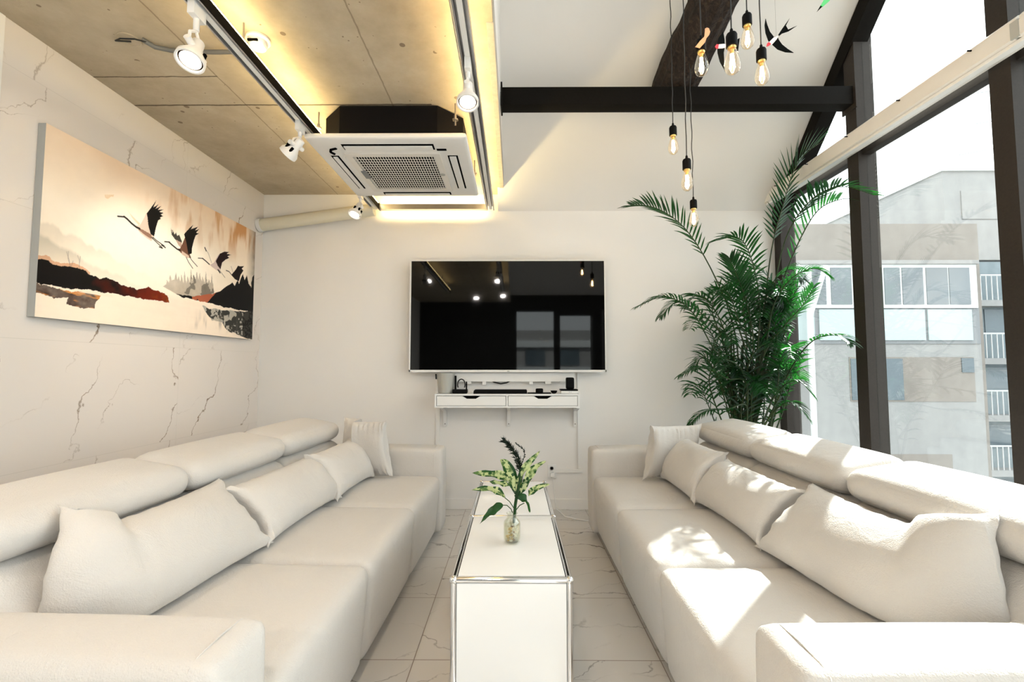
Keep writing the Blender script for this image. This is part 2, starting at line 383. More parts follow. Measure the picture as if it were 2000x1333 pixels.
# roller blind box
o = thing('roller_blind', 'long cream white roller blind box along the window wall', 'blind', (2.3, 2.2, 2.72))
for a, b in ((1.98, YB-.03), (-.4, 1.965)):
    part('blind_box', prism(nb(), [(2.255, 2.72), (XR-.002, 2.72), (XR-.002, 2.835), (2.275, 2.835), (2.262, 2.822), (2.262, 2.80), (2.247, 2.795), (2.247, 2.725)], 'y', a, b), M['cream'], o)
    for y in np.arange(a+.2, b, .42): part('screw', tube(nb(), [(2.243, y, 2.812), (2.263, y, 2.812)], .004, 8), M['black'], o)
part('joint_clip', box(nb(), 2.243, 2.26, 1.955, 1.99, 2.722, 2.80), M['grey_plastic'], o)
part('bottom_bar', box(nb(), 2.262, 2.30, -.3, YB-.06, 2.700, 2.7185, .004), M['white_plastic'], o)

# ------------------------------------------------------------------ ceiling fixtures
RX0, RX1, RZ = -1.245, -.215, 2.66
o = thing('light_track', 'rectangular galvanised steel light track hung under the concrete ceiling', 'light track', (-.73, 3.0, RZ))
def rail(x, y0, y1, inner):
    bm = nb(); h = .042; w = .032
    box(bm, x-w, x-w+.008, y0, y1, RZ, RZ+h); box(bm, x+w-.008, x+w, y0, y1, RZ, RZ+h); box(bm, x-w, x+w, y0, y1, RZ+h-.004, RZ+h)
    part('rail', bm, M['alu'], o)
    part('track_insert', box(nb(), x-.012, x+.012, y0+.02, y1-.02, RZ+.004, RZ+h-.005), M['white_metal'], o, 'white lamp track inside the steel rail')
    part('led_strip', box(nb(), x+inner*.030-.008, x+inner*.030+.008, y0+.05, y1-.08, RZ+h+.001, RZ+h+.006), M['led'], o, 'warm glowing strip on the rail top')
    part('side_flange', box(nb(), x+inner*.036-.002, x+inner*.036+.002, y0, y1, RZ-.004, RZ+.052), M['beamsteel'] if inner > 0 else M['alu'], o)
rail(RX0, -.6, 4.03, 1); rail(RX1, -.6, 4.03, -1)
bm = nb(); box(bm, RX0+.034, RX1-.034, 3.985, 3.99, RZ-.002, RZ+.045); box(bm, RX0+.034, RX1-.034, 3.99, 4.03, RZ-.002, RZ+.004)
part('cross_rail', bm, M['alu'], o)
part('led_strip', box(nb(), RX0+.05, RX1-.05, 4.0, 4.015, RZ+.03, RZ+.036), M['led'], o)
for x in (RX0, RX1):
    for y in (.2, 2.0, 3.9):
        part('hanger_rod', tube(nb(), [(x, y, RZ+.04), (x, y, ZC)], .004, 8), M['rust'], o)

# cassette air conditioner
AX0, AX1, AY0, AY1, AZ = -1.255, -.285, 2.62, 3.55, 2.605
o = thing('air_conditioner', 'white ceiling cassette air conditioner with a black body hung between the light tracks', 'air conditioner', ((AX0+AX1)/2, 3.08, AZ))
bx0, bx1, by0, by1, ch = -1.195, -.325, 2.655, 3.50, .14
part('body', prism(nb(), [(bx0+ch, by0), (bx1-ch, by0), (bx1, by0+ch), (bx1, by1-ch), (bx1-ch, by1), (bx0+ch, by1), (bx0, by1-ch), (bx0, by0+ch)], 'z', AZ+.035, 2.822), M['blackmetal'], o, 'black sheet metal body', smooth=False)
bm = nb(); soft(bm, AX0, AX1, AY0, AY1, AZ, AZ+.036, .016, n=9); part('panel', bm, M['cream'] if False else M['white_plastic'], o)
gx0, gx1, gy0, gy1 = AX0+.175, AX1-.19, AY0+.185, AY1-.13
part('grille_backing', box(nb(), gx0+.05, gx1-.05, gy0+.05, gy1-.05, AZ-.004, AZ+.002), M['slot'], o)
bm = nb(); ww = .040
for a in ((gx0, gx1, gy0, gy0+ww), (gx0, gx1, gy1-ww, gy1), (gx0, gx0+ww, gy0+ww, gy1-ww), (gx1-ww, gx1, gy0+ww, gy1-ww)): box(bm, *a, AZ-.010, AZ+.001)
nx, ny = 30, 15; ix0, ix1, iy0, iy1 = gx0+ww, gx1-ww, gy0+ww, gy1-ww
for i in range(1, nx):
    x = ix0+(ix1-ix0)*i/nx; box(bm, x-.0026, x+.0026, iy0, iy1, AZ-.0095, AZ-.0085)
for j in range(1, ny):
    y = iy0+(iy1-iy0)*j/ny; box(bm, ix0, ix1, y-.0036, y+.0036, AZ-.0098, AZ-.0086)
part('grille', bm, M['cream'], o, 'cream lattice air intake grille', smooth=False)
part('grille_latch', box(nb(), gx0+.022, gx0+.06, (gy0+gy1)/2-.06, (gy0+gy1)/2+.06, AZ-.014, AZ-.008, .002), M['trimgrey'], o)
part('badge', lathe(nb(), [(.016, 0), (.016, .004)], (gx1-.026, (gy0+gy1)/2, AZ-.014)), M['grey_plastic'], o)
def louver(x0, x1, y0, y1, long_x):
    part('louver_slot', box(nb(), x0, x1, y0, y1, AZ-.0015, AZ+.004), M['slot'], o)
    e = .010
    f = box(nb(), x0+e*(1 if long_x else 1.1), x1-e*1.1, y0+e*(1.9 if long_x else 1), y1-e*.5, AZ-.008, AZ-.001, .002)
    part('louver', f, M['white_plastic'], o)
louver(gx0+.02, gx1-.02, AY0+.075, AY0+.145, True); louver(gx0+.06, gx1-.02, AY1-.095, AY1-.045, True)
louver(AX0+.075, AX0+.125, gy0+.04, gy1-.04, False); louver(AX1-.145, AX1-.08, gy0+.04, gy1-.04, False)
part('corner_vent', box(nb(), AX1-.20, AX1-.14, AY0+.135, AY0+.155, AZ-.004, AZ+.004), M['slot'], o)
part('corner_vent', tube(nb(), [(AX0+.11, AY0+.20, AZ), (AX0+.095, AY0+.17, AZ), (AX0+.11, AY0+.14, AZ), (AX0+.15, AY0+.125, AZ)], .009, 6), M['slot'], o)
for x, y in ((bx0-.02, by0+.08), (bx1+.02-.05, by0-.008), (bx0-.02, by1-.1), (bx1+.02, by1-.1)):
    part('hanger_rod', tube(nb(), [(x, y, AZ+.09), (x, y, ZC)], .005, 8), M['rust'], o)
    part('hanger_nut', lathe(nb(), [(.018, 0), (.018, .008), (.008, .01), (.008, .03)], (x, y, AZ+.12), 6), M['rust'], o)

# smoke detector, junction box, conduit, duct pipe
o = thing('smoke_detector', 'round white smoke detector on the concrete ceiling', 'smoke detector', (-1.235, 2.10, ZC-.05))
part('base', lathe(nb(), [(.052, 0), (.055, -.012), (.050, -.018)], (-1.235, 2.10, ZC)), M['cream'], o)
part('sensor_head', lathe(nb(), [(.040, -.0182), (.042, -.034), (.034, -.048), (.012, -.052), (.001, -.052)], (-1.235, 2.10, ZC)), M['cream'], o)
part('vent_slot', box(nb(), -1.262, -1.215, 2.055, 2.064, ZC-.040, ZC-.031), M['slot'], o)
o = thing('junction_box', 'open round junction box on the concrete ceiling with a loop of black wire', 'junction box', (-1.86, 2.10, ZC-.02))
part('rim', lathe(nb(), [(.048, -.0005), (.048, -.006), (.042, -.006), (.041, -.002)], (-1.86, 2.10, ZC)), M['concrete'], o)
part('wire', tube(nb(), [(-1.86, 2.11, ZC-.005), (-1.90, 2.07, ZC-.03), (-1.86, 2.05, ZC-.035), (-1.80, 2.06, ZC-.03), (-1.775, 2.10, ZC-.015)], .004, 6), M['cable'], o)
bm = nb(); tube(bm, [(-1.79, 2.09, ZC-.01), (-1.76, 2.13, ZC-.018), (-1.70, 2.155, ZC-.018), (-1.6, 2.165, ZC-.018), (-1.5, 2.165, ZC-.02), (-1.40, 2.15, ZC-.03), (-1.30, 2.13, ZC-.06), (-1.26, 2.13, 2.735)], .011, 10)
tag(obj('conduit', bm, M['conduit']), 'grey flexible conduit curving across the concrete ceiling to the track', 'conduit')
bm = nb(); A = Vector((XL+.002, 4.01, 2.52)); B = Vector((-1.255, 3.99, 2.655))
tube(bm, [A, B], .055, 20)
o = thing('duct_pipe', 'ivory pipe sloping along the top of the back wall', 'pipe', A)
part('pipe', bm, M['ivory'], o); part('pipe_collar', tube(nb(), [A, A.lerp(B, .03)], .060, 20), M['white_plastic'], o)

# track spotlights
SPL = []
def spotlight(pos, drop, head_off, aim, label, energy):
    x, y = pos; root = thing('track_spotlight', label, 'spotlight', (x, y, RZ-.12), 'white spotlights on the light tracks')
    zt = RZ+.004
    part('track_adapter', box(nb(), x-.014, x+.014, y-.035, y+.035, zt-.055, zt, .003), M['white_metal'], root)
    j = Vector((x, y, zt-.055-drop)); part('stem', tube(nb(), [(x, y, zt-.05), j], .011, 12), M['white_metal'], root)
    h = j+Vector(head_off); K = .84; a = Vector(aim).normalized(); s_, _ = frame_of(a)
    for sg in (-1, 1): part('yoke_arm', tube(nb(), [j, j.lerp(h, .5)+s_*sg*.035, h+s_*sg*.038], .006, 8), M['white_metal'], root)
    part('pivot_knob', tube(nb(), [h-s_*.052, h+s_*.052], .013, 12), M['white_metal'], root)
    bm = lathe(nb(), [(r_*K, h_*K) for r_, h_ in [(.022, -.055), (.026, -.05), (.028, .0), (.034, .02), (.060, .065), (.061, .088), (.053, .088), (.051, .074)]], h, 32, a, caps=False)
    bm.faces.new  # open shell
    part('head', bm, M['white_metal'], root)
    part('cap', lathe(nb(), [(.001, -.056*K), (.022*K, -.055*K)], h, 24, a, caps=False), M['white_metal'], root)
    for ang in (-.7, 0.2, 1.2):
        sx, sy = frame_of(a); dd = (sx*math.cos(ang+PI)+sy*math.sin(ang+PI))
        c = h+a*.03+dd*.036; bm = nb(); tube(bm, [c-a*.016, c+a*.014], .008, 6)
        part('vent_opening', bm, M['slot'], root)
    part('inner_ring', lathe(nb(), [(.0505*K, .076*K), (.044*K, .078*K)], h, 32, a, caps=False), M['beamsteel'], root)
    part('lens', lathe(nb(), [(.044*K, .079*K), (.03*K, .083*K), (.001, .084*K)], h, 32, a, caps=False), M['lens'], root, 'glowing round lens')
    lamp('spot_lamp', 'SPOT', h+a*.10, a, energy, (1, .84, .66), spot_size=1.15, spot_blend=.7, shadow_soft_size=.045)
    return root
spotlight((RX0, 1.70), .05, (.0, .0, -.075), (.02, -.42, -1), 'white track spotlight nearest the smoke detector, lamp facing down', 5)
spotlight((RX0, 2.56), .03, (-.01, -.02, -.06), (-1.0, .25, -.80), 'white track spotlight turned sideways toward the crane painting', 14)
spotlight((RX0, 3.60), .03, (-.01, -.03, -.06), (-.25, -.45, -1), 'white track spotlight near the back wall beside the ivory pipe', 4)
spotlight((RX1, 2.03), .03, (.0, .0, -.06), (.02, -.30, -1), 'white track spotlight on the right rail by the slab edge', 5)

for (x, y), lb in zip(((-1.56, -.18), (-.30, -.18), (-.86, -2.2), (-.25, -1.9)), ('reflected leftmost in the television', 'reflected highest near the middle of the television', 'reflected lowest in the television', 'reflected just right of the lowest one in the television')):
    o = thing('recessed_downlight', 'round recessed ceiling downlight '+lb, 'downlight', (x, y, ZC-.01), 'recessed downlights behind the viewer')
    part('ring', lathe(nb(), [(.062, -.001), (.060, -.010), (.050, -.010), (.049, -.004)], (x, y, ZC)), M['white_metal'], o)
    part('diffuser', lathe(nb(), [(.048, -.003), (.001, -.003)], (x, y, ZC), caps=False), M['down'], o)
    lamp('downlight_lamp', 'AREA', (x, y, ZC-.03), (0.1, .35, -1), 7, (1, .93, .87), size=.1, shape='DISK')

# ------------------------------------------------------------------ edison bulbs
def bulb(bu, bv, su, sv, Y, wob, label, cu):
    "bulb centre (bu,bv), socket top (su,sv)"
    p = at(bu, bv, Y); top = at(su, sv, Y); top.x = p.x+(top.x-p.x)*.6; top.y = p.y
    root = thing('pendant_bulb', label, 'pendant bulb', (p.x, p.y, p.z-.07), 'amber filament bulbs on black cords')
    c = Vector((p.x, p.y, p.z))
    ax = Vector((random.uniform(-.05, .05), random.uniform(-.05, .05), 1))
    prof = [(.001, -.062), (.012, -.060), (.024, -.050), (.031, -.034), (.032, -.020), (.029, .0), (.022, .026), (.016, .046), (.0145, .052)]
    part('glass_bulb', lathe(nb(), prof, c, 28, caps=False), M['bulbglass'], root, 'amber glass bulb')
    bm = nb()
    for s in range(6):
        a = s*PI/3; b = a+.45
        tube(bm, [c+Vector((.006*math.cos(a), .006*math.sin(a), .028)), c+Vector((.011*math.cos(b), .011*math.sin(b), -.034))], .0011, 5)
    part('filament', bm, M['filament'], root)
    part('glass_stem', lathe(nb(), [(.003, -.01), (.004, .02), (.009, .046)], c, 12, caps=False), M['brass'], root)
    part('brass_collar', lathe(nb(), [(.0150, .050), (.0175, .056), (.0175, .062)], c, 20), M['brass'], root)
    part('socket', lathe(nb(), [(.0205, .058), (.0225, .060), (.0225, .108), (.019, .116), (.008, .118), (.006, .135), (.0045, .138)], c, 24), M['black'], root)
    ps = []; zt = roofz(p.y)-.03; n = 34
    for i in range(n+1):
        t = i/n; z = p.z+.135+(zt-p.z-.135)*t
        ps.append((p.x+cu*t+wob*math.sin(i*1.3)*min(1, t*8), p.y+wob*.5*math.cos(i*1.7)*min(1, t*8), z))
    part('cord', tube(nb(), ps, .0028, 6), M['cable'], root)
bulb(1370, 124, 1368, 95, 2.10, .001, 'lit amber bulb leftmost of the upper cluster, in front of the trunk', 0)
bulb(1430, 118, 1427, 70, 1.85, .001, 'largest lit amber bulb of the upper cluster beside the trunk edge', -.002)
bulb(1460, 72, 1457, 38, 2.20, .001, 'highest lit amber bulb, just right of the trunk', -.002)
bulb(1488, 142, 1485, 105, 2.10, .001, 'lit amber bulb rightmost of the upper cluster, nearest the white red swallow', -.002)
bulb(1315, 283, 1314, 255, 2.75, .002, 'highest lit amber bulb of the three below the steel beam', 0)
bulb(1342, 352, 1341, 320, 2.45, .002, 'middle lit amber bulb of the three below the steel beam', 0)
bulb(1355, 425, 1354, 400, 2.95, .003, 'lowest lit amber bulb hanging before a palm frond', -.004)

# hanging swallows
def flat(bm, pts, y, th=.003):
    A = [bm.verts.new((p.x, p.y-th/2, p.z)) for p in pts]; B = [bm.verts.new((p.x, p.y+th/2, p.z)) for p in pts]; n = len(pts)
    f1 = bm.faces.new(A); f2 = bm.faces.new(B[::-1])
    for i in range(n): bm.faces.new((A[i], B[i], B[(i+1) % n], A[(i+1) % n]))
    bmesh.ops.triangulate(bm, faces=[f1, f2]); return bm
def shp(px, Y, sk=0.0, x0=0): return [at(u, v, Y+sk*(u-x0)/100) for u, v in px]
def thread(root, p): part('thread', tube(nb(), [p, (p.x, p.y, roofz(p.y)-.02)], .0004, 4), M['cable'], root)
S4 = 430/2000.
def c4(l): return [(1250+x*S4, y*S4) for x, y in l]
Y = 2.3
root = thing('swallow_ornament', 'flat black swallow with forked tail and red head beside the rightmost upper bulb', 'bird ornament', at(1500, 105, Y), 'hanging paper birds')
part('wings', flat(nb(), shp(c4([(1140, 170), (1132, 230), (1140, 300), (1165, 370), (1195, 400), (1250, 450), (1320, 475), (1395, 480), (1340, 445), (1290, 405), (1262, 365), (1245, 330), (1215, 335), (1180, 290), (1155, 225)]), Y, .03, 1500), Y), M['birdblack'], root, smooth=False)
part('tail', flat(nb(), shp(c4([(1250, 325), (1285, 270), (1360, 165), (1325, 235), (1300, 285), (1345, 270), (1425, 235), (1350, 285), (1290, 305), (1262, 330)]), Y-.002, .03, 1500), Y), M['birdblack'], root, smooth=False)
part('body', flat(nb(), shp(c4([(1165, 390), (1215, 340), (1262, 322), (1240, 360), (1195, 410)]), Y-.005, .03, 1500), Y), M['birdwhite'], root, 'white belly', smooth=False)
part('head', flat(nb(), shp(c4([(1148, 425), (1155, 395), (1170, 383), (1190, 400), (1175, 415)]), Y-.008, .03, 1500), Y), M['red'], root, 'red head', smooth=False)
thread(root, at(1516, 72, Y))
Y = 1.95
root = thing('swallow_ornament', 'flat black swallow with red head half hidden behind the largest bulb', 'bird ornament', at(1415, 150, Y), 'hanging paper birds')
part('wings', flat(nb(), shp(c4([(755, 290), (715, 340), (700, 400), (705, 480), (725, 560), (775, 650), (765, 560), (760, 480), (770, 430), (768, 360)]), Y, .1, 1415), Y), M['birdblack'], root, smooth=False)
part('body', flat(nb(), shp(c4([(690, 425), (712, 405), (760, 400), (800, 410), (800, 425), (750, 438), (710, 440)]), Y-.005, .1, 1415), Y), M['birdwhite'], root, 'white belly', smooth=False)
part('head', flat(nb(), shp(c4([(680, 425), (695, 403), (715, 405), (710, 440), (695, 443)]), Y-.01, .1, 1415), Y), M['red'], root, 'red head', smooth=False)
part('tail', flat(nb(), shp(c4([(790, 405), (905, 347), (900, 358), (810, 418), (890, 465), (885, 470), (795, 428)]), Y-.002, .1, 1415), Y), M['birdblack'], root, smooth=False)
thread(root, at(1413, 85, Y))
Y = 2.0
root = thing('bird_ornament', 'small flat orange bird hanging above the leftmost upper bulb', 'bird ornament', at(1378, 90, Y), 'hanging paper birds')
part('body', flat(nb(), shp(c4([(590, 262), (605, 252), (625, 258), (637, 290), (628, 318), (605, 345), (590, 385), (540, 440), (568, 375), (500, 430), (545, 372), (583, 335), (592, 300)]), Y, .2, 1378), Y), M['orange'], root, smooth=False)
thread(root, at(1380, 58, Y))
Y = 2.2
root = thing('bird_ornament', 'green bird ornament with a black tail cut off by the top edge of the view', 'bird ornament', at(1605, 15, Y), 'hanging paper birds')
part('tail', flat(nb(), shp(c4([(1605, 110), (1640, 50), (1660, 40), (1655, 62)]), Y, .1, 1605), Y), M['birdblack'], root, smooth=False)
part('body', flat(nb(), shp(c4([(1640, 50), (1670, 0), (1690, -60), (1760, -120), (1770, -60), (1720, 10), (1660, 62)]), Y-.004, .1, 1605), Y), M['greenpaint'], root, smooth=False)
thread(root, at(1622, -15, Y))

# ------------------------------------------------------------------ television, shelf and what stands on it
TY = 3.98; a = at(803, 510, TY); b = at(1183, 727, TY)
x0, x1, z1, z0 = a.x, b.x, a.z, b.z
o = thing('television', 'large flat screen television with a thin silver frame on the back wall', 'television', ((x0+x1)/2, TY, z0))
part('back_housing', box(nb(), x0+.05, x1-.05, TY+.015, TY+.04, z0+.05, z1-.05, .004), M['white_plastic'], o)
bm = nb(); e = .006
for q in ((x0-e, x0+.004, z0, z1+e), (x1-.004, x1+e, z0, z1+e), (x0, x1, z1-.003, z1+e), (x0-e, x1+e, z0-.002, z0+.018)): box(bm, q[0], q[1], TY-.006, TY+.016, q[2], q[3])
part('bezel', bm, M['white_metal'], o, 'thin silver white bezel', smooth=False)
k = NT('tv screen'); k.set(Base_Color=(.001, .001, .001), Roughness=.03); k.b.inputs['Specular IOR Level'].default_value = .5; k.b.inputs['Specular IOR Level'].default_value = .4; M['screen'] = k.m
part('screen', box(nb(), x0+.003, x1-.003, TY, TY+.012, z0+.016, z1-.002), M['screen'], o, 'black glossy screen', smooth=False)
part('badge', box(nb(), -.065, -.045, TY-.0085, TY-.0055, z0+.003, z0+.010), M['grey_plastic'], o)
bm = nb(); box(bm, -.53, .53, 4.02, YB-.001, z0-.085, z0-.005); part('wall_mount', bm, M['white_metal'], o)

o = thing('mounting_rail', 'white metal rails with clamps on the wall under the television', 'rail', (0, 4.05, 1.11))
def bar(px0, px1, v, r): a, b = at(px0, v, 4.05), at(px1, v, 4.05); return tube(nb(), [(a.x, 4.05, a.z), (b.x, 4.05, b.z)], r, 8)
part('rod', bar(915, 1100, 743, .004), M['alu'], o); part('rod', bar(915, 948, 747, .004), M['alu'], o); part('rod', bar(1035, 1072, 747, .004), M['alu'], o)
for u, v, s in ((915, 744, .026), (946, 748, .017), (1037, 747, .017), (1070, 744, .026), (1096, 744, .014)):
    p = at(u, v, 4.05); part('clamp', box(nb(), p.x-s, p.x+s, 4.025, 4.084, p.z-s*1.1, p.z+s*1.1, .003), M['white_metal'], o)
tag(obj('cable', tube(nb(), [at(u, v, 4.06) for u, v in ((958, 743), (965, 747), (978, 750), (990, 748), (997, 744), (1004, 743))], .006, 8), M['cable']), 'short black cable drooping under the television', 'cable')

SY = 3.795; a = at(849, 770, SY); b = at(1132, 797, SY)
x0, x1, z1, z0 = a.x, b.x, a.z, b.z; ZT = z1
o = thing('wall_shelf', 'white wall shelf with two shallow drawers under the television', 'shelf', ((x0+x1)/2, SY, z0))
bm = nb(); t = .014
box(bm, x0, x1, SY, YB-.002, z1-t, z1); box(bm, x0, x1, SY, YB-.002, z0, z0+t)
for x in (x0, (x0+x1)/2-t/2, x1-t): box(bm, x, x+t, SY, YB-.002, z0+t, z1-t)
part('shelf_body', bm, M['white_panel'], o, smooth=False)
xm = (x0+x1)/2
for da, db in ((x0+t+.004, xm-t/2-.004), (xm+t/2+.004, x1-t-.004)):
    dc = da+(db-da)*.5; zb, zt = z0+t+.003, z1-t-.004; hw, hh = .075, .022
    prof = [(da, zb), (db, zb), (db, zt), (dc+hw, zt), (dc+hw*.5, zt-hh), (dc-hw*.5, zt-hh), (dc-hw, zt), (da, zt)]
    d = part('drawer', prism(nb(), prof, 'y', SY+.002, SY+.02), M['white_panel'], o, smooth=False)
    part('handle_cutout', box(nb(), dc-hw, dc+hw, SY+.021, SY+.024, zt-hh-.004, zt), M['slot'], d)
for u in (864, 993, 1128):
    x = at(u, 800, 3.9).x
    bm = prism(nb(), [(3.86, z0), (YB-.002, z0), (YB-.002, z0-.19), (4.065, z0-.19), (4.055, z0-.14), (4.03, z0-.05), (3.86, z0-.012)], 'x', x-.014, x+.014)
    br = part('bracket', bm, M['white_metal'], o, smooth=False)
    part('screw', tube(nb(), [(x, 4.056, z0-.165), (x, 4.068, z0-.165)], .005, 8), M['rust'], br)
def on(u): return at(u, 768, 3.9).x
o = thing('grey_bin', 'pale grey tapered plastic bin at the left end of the wall shelf', 'bin', (on(870), 3.93, ZT+.001))
part('tub', lathe(nb(), [(.062, 0), (.066, .004), (.080, .165), (.082, .172), (.078, .172), (.062, .01)], (on(870), 3.93, ZT+.001), 32), M['grey_plastic'], o)
part('strap', tube(nb(), [(on(870)-.083, 3.90, ZT+.165), (on(870)-.080, 3.90, ZT+.12)], .006, 6), M['black'], o)
xr = on(899)
o = thing('wireless_router', 'black router with an upright aerial and looped cable beside the grey bin', 'router', (xr, 3.88, ZT+.001))
part('base', box(nb(), xr-.062, xr+.062, 3.85, 3.93, ZT+.001, ZT+.034, .006), M['black'], o)
part('aerial', box(nb(), xr-.048, xr-.031, 3.88, 3.892, ZT+.030, ZT+.150, .004), M['black'], o)
part('aerial', box(nb(), xr+.048, xr+.060, 3.88, 3.892, ZT+.030, ZT+.100, .004), M['black'], o)
part('cable_loop', tube(nb(), [(xr+.012+.032*math.cos(t), 3.87, ZT+.075+.045*math.sin(t)) for t in np.linspace(-.6, PI+.6, 18)], .0055, 8), M['cable'], o)
u0, u1 = on(926), on(1029)
o = thing('sound_bar', 'flat black device lying along the middle of the wall shelf', 'sound bar', ((u0+u1)/2, 3.86, ZT+.001))
part('body', prism(nb(), [(u0, ZT+.001), (u1, ZT+.001), (u1, ZT+.028), (u1-.006, ZT+.034), (u0+.012, ZT+.034), (u0+.002, ZT+.024)], 'y', 3.83, 3.90), M['black'], o)
tag(obj('black_mat', box(nb(), on(1030), on(1075), 3.82, 3.90, ZT+.001, ZT+.008, .002), M['black']), 'thin black slab on the shelf under the black puck', 'mat')
x = on(1053); tag(obj('black_puck', lathe(nb(), [(.028, 0), (.032, .004), (.032, .028), (.026, .034), (.001, .034)], (x, 3.86, ZT+.0085), 28), M['black']), 'round black puck on the wall shelf next to the flat black device', 'puck')
x = on(1081); tag(obj('black_bowl', lathe(nb(), [(.012, 0), (.022, .006), (.030, .024), (.027, .024), (.018, .008), (.001, .006)], (x, 3.855, ZT+.001), 24), M['black']), 'tiny black bowl beside the white media box', 'bowl')
x = on(1111)
o = thing('media_box', 'slim white box with a black lid at the right end of the wall shelf', 'media box', (x, 3.88, ZT+.001))
part('case', box(nb(), x-.072, x+.065, 3.83, 3.95, ZT+.001, ZT+.024, .003), M['white_plastic'], o)
part('lid', box(nb(), x-.076, x+.069, 3.825, 3.955, ZT+.0245, ZT+.036, .003), M['black'], o)
part('button', box(nb(), x-.006, x-.001, 3.828, 3.831, ZT+.011, ZT+.016), M['trimgrey'], o); part('button', box(nb(), x+.008, x+.012, 3.828, 3.831, ZT+.011, ZT+.015), M['trimgrey'], o)
bm = nb(); soft(bm, x-.025, x+.042, 3.855, 3.925, ZT+.037, ZT+.135, .012, n=8)
tag(obj('black_speaker', bm, M['black']), 'small black cube speaker standing on the white media box', 'speaker')

# surface raceway around the area below the shelf, outlet and cable
o = thing('cable_raceway', 'thin white cable raceway on the wall below the shelf', 'cable raceway', (0, 4.08, .3))
def rw(u0, v0, u1, v1): a, b = at(u0, v0, YB-.006), at(u1, v1, YB-.006); return box(nb(), min(a.x, b.x), max(a.x, b.x), YB-.014, YB-.001, min(a.z, b.z), max(a.z, b.z), .002)
part('duct', rw(852, 728, 858, 968), M['white_plastic'], o); part('duct', rw(1127, 728, 1133, 916), M['white_plastic'], o); part('duct', rw(1083, 917, 1137, 924), M['white_plastic'], o)
p = at(1078, 921, YB)
o = thing('wall_outlet', 'white wall outlet with dark sockets low on the wall behind the coffee table', 'outlet', (p.x, YB, p.z-.06))
part('plate', box(nb(), p.x-.038, p.x+.038, YB-.012, YB-.001, p.z-.06, p.z+.06, .003), M['white_plastic'], o)
for dz in (-.022, .028): part('socket', lathe(nb(), [(.019, 0), (.019, -.004), (.015, -.004), (.013, .001)], (p.x+(.005 if dz < 0 else -.003), YB-.012, p.z+dz), 20, (0, 1, 0)), plain('outlet grey', (.55, .55, .56), .6), o)
part('plug', box(nb(), p.x-.016, p.x+.022, YB-.034, YB-.014, p.z-.045, p.z-.008, .005), M['white_plastic'], o)
q = at(1084, 966, YB)
tag(obj('power_cable', tube(nb(), [(p.x+.005, YB-.03, p.z-.045), (p.x+.012, YB-.04, p.z-.15), (p.x+.03, YB-.05, .02), (.42, 3.86, .008), (.5, 3.80, .008), (.60, 3.75, .008)], .004, 8), M['white_plastic']), 'white power cable running from the wall outlet along the floor', 'cable')

# ------------------------------------------------------------------ sofas
def sofa(sx, loc, rot, label):
    root = thing('sofa', label, 'sofa', loc, 'long white three seat sofas'); root.rotation_euler = (0, 0, rot)
    def P(name, bm, lab=None, sc=1):
        for v in bm.verts: v.co.x *= sx
        return part(name, bm, M['sofa'], root, lab, local=True)
    aw = .21; L = 2.66; sec = (L-2*aw)/3
    for y0, y1 in ((0, aw), (L-aw, L)):
        bm = nb(); soft(bm, -.005, 1.07, y0, y1, .035, .645, .035, (.008, .004, .012), n=14)
        P('armrest', bm)
        bm = nb(); ys = y0+.02; ye = y1-.02   # piped seam around the front panel of the arm
        tube(bm, [(.050, y0+.001, .07), (.050, y0-.001, .3), (.050, y0-.0005, .605), (.050, y0+.010, .634), (.050, y0+.034, .6465), (.050, (ys+ye)/2, .6505), (.050, y1-.034, .6465), (.050, y1-.010, .634), (.050, y1+.0005, .605), (.050, y1+.001, .3), (.050, y1-.001, .07)], .0022, 6)
        P('piping', bm)
    for i in range(3):
        y0, y1 = aw+sec*i+.002, aw+sec*(i+1)-.002
        bm = nb()
        def f(q):
            t = min(1, max(0, (.40-q.z)/.36)); q.x += .03*t*(1 if q.x < .3 else 0)
            return q
        soft(bm, 0, .92, y0, y1, .04, .455, .045, (.006, .003, .018), n=15, fn=f); P('seat', bm)
        bm = nb()
        def g(q):
            q.x += (q.z-.44)*.55; return q
        soft(bm, .615, .80, y0, y1, .40, .715, .055, (.02, .004, .008), n=13, fn=g); P('backrest', bm)
        bm = nb()
        def h(q):
            c = Vector((.90, 0, .80)); a = -.16; dx, dz = q.x-c.x, q.z-c.z
            q.x = c.x+dx*math.cos(a)+dz*math.sin(a); q.z = c.z-dx*math.sin(a)+dz*math.cos(a)
            return q
        soft(bm, .745, 1.06, y0, y1, .735, .862, .060, (.012, .004, .012), n=14, fn=h); P('headrest', bm)
    bm = nb(); soft(bm, .93, 1.06, aw*.5, L-aw*.5, .05, .73, .03, n=6); P('back_frame', bm)
    for y in (.15, L/2, L-.15):
        for x in (.12, .95): P('foot', lathe(nb(), [(.02, 0), (.022, .045)], (x, y, 0), 12))
    for c in root.children:
        if c.name.startswith('foot'): c.data.materials[0] = M['black']
    return root
SR = sofa(1, (.57, .925, 0), 0, 'long white leather sofa beside the window wall, sunlit')
SLF = sofa(-1, (-.607, .94, 0), math.radians(-1.5), 'long white leather sofa along the marble wall')

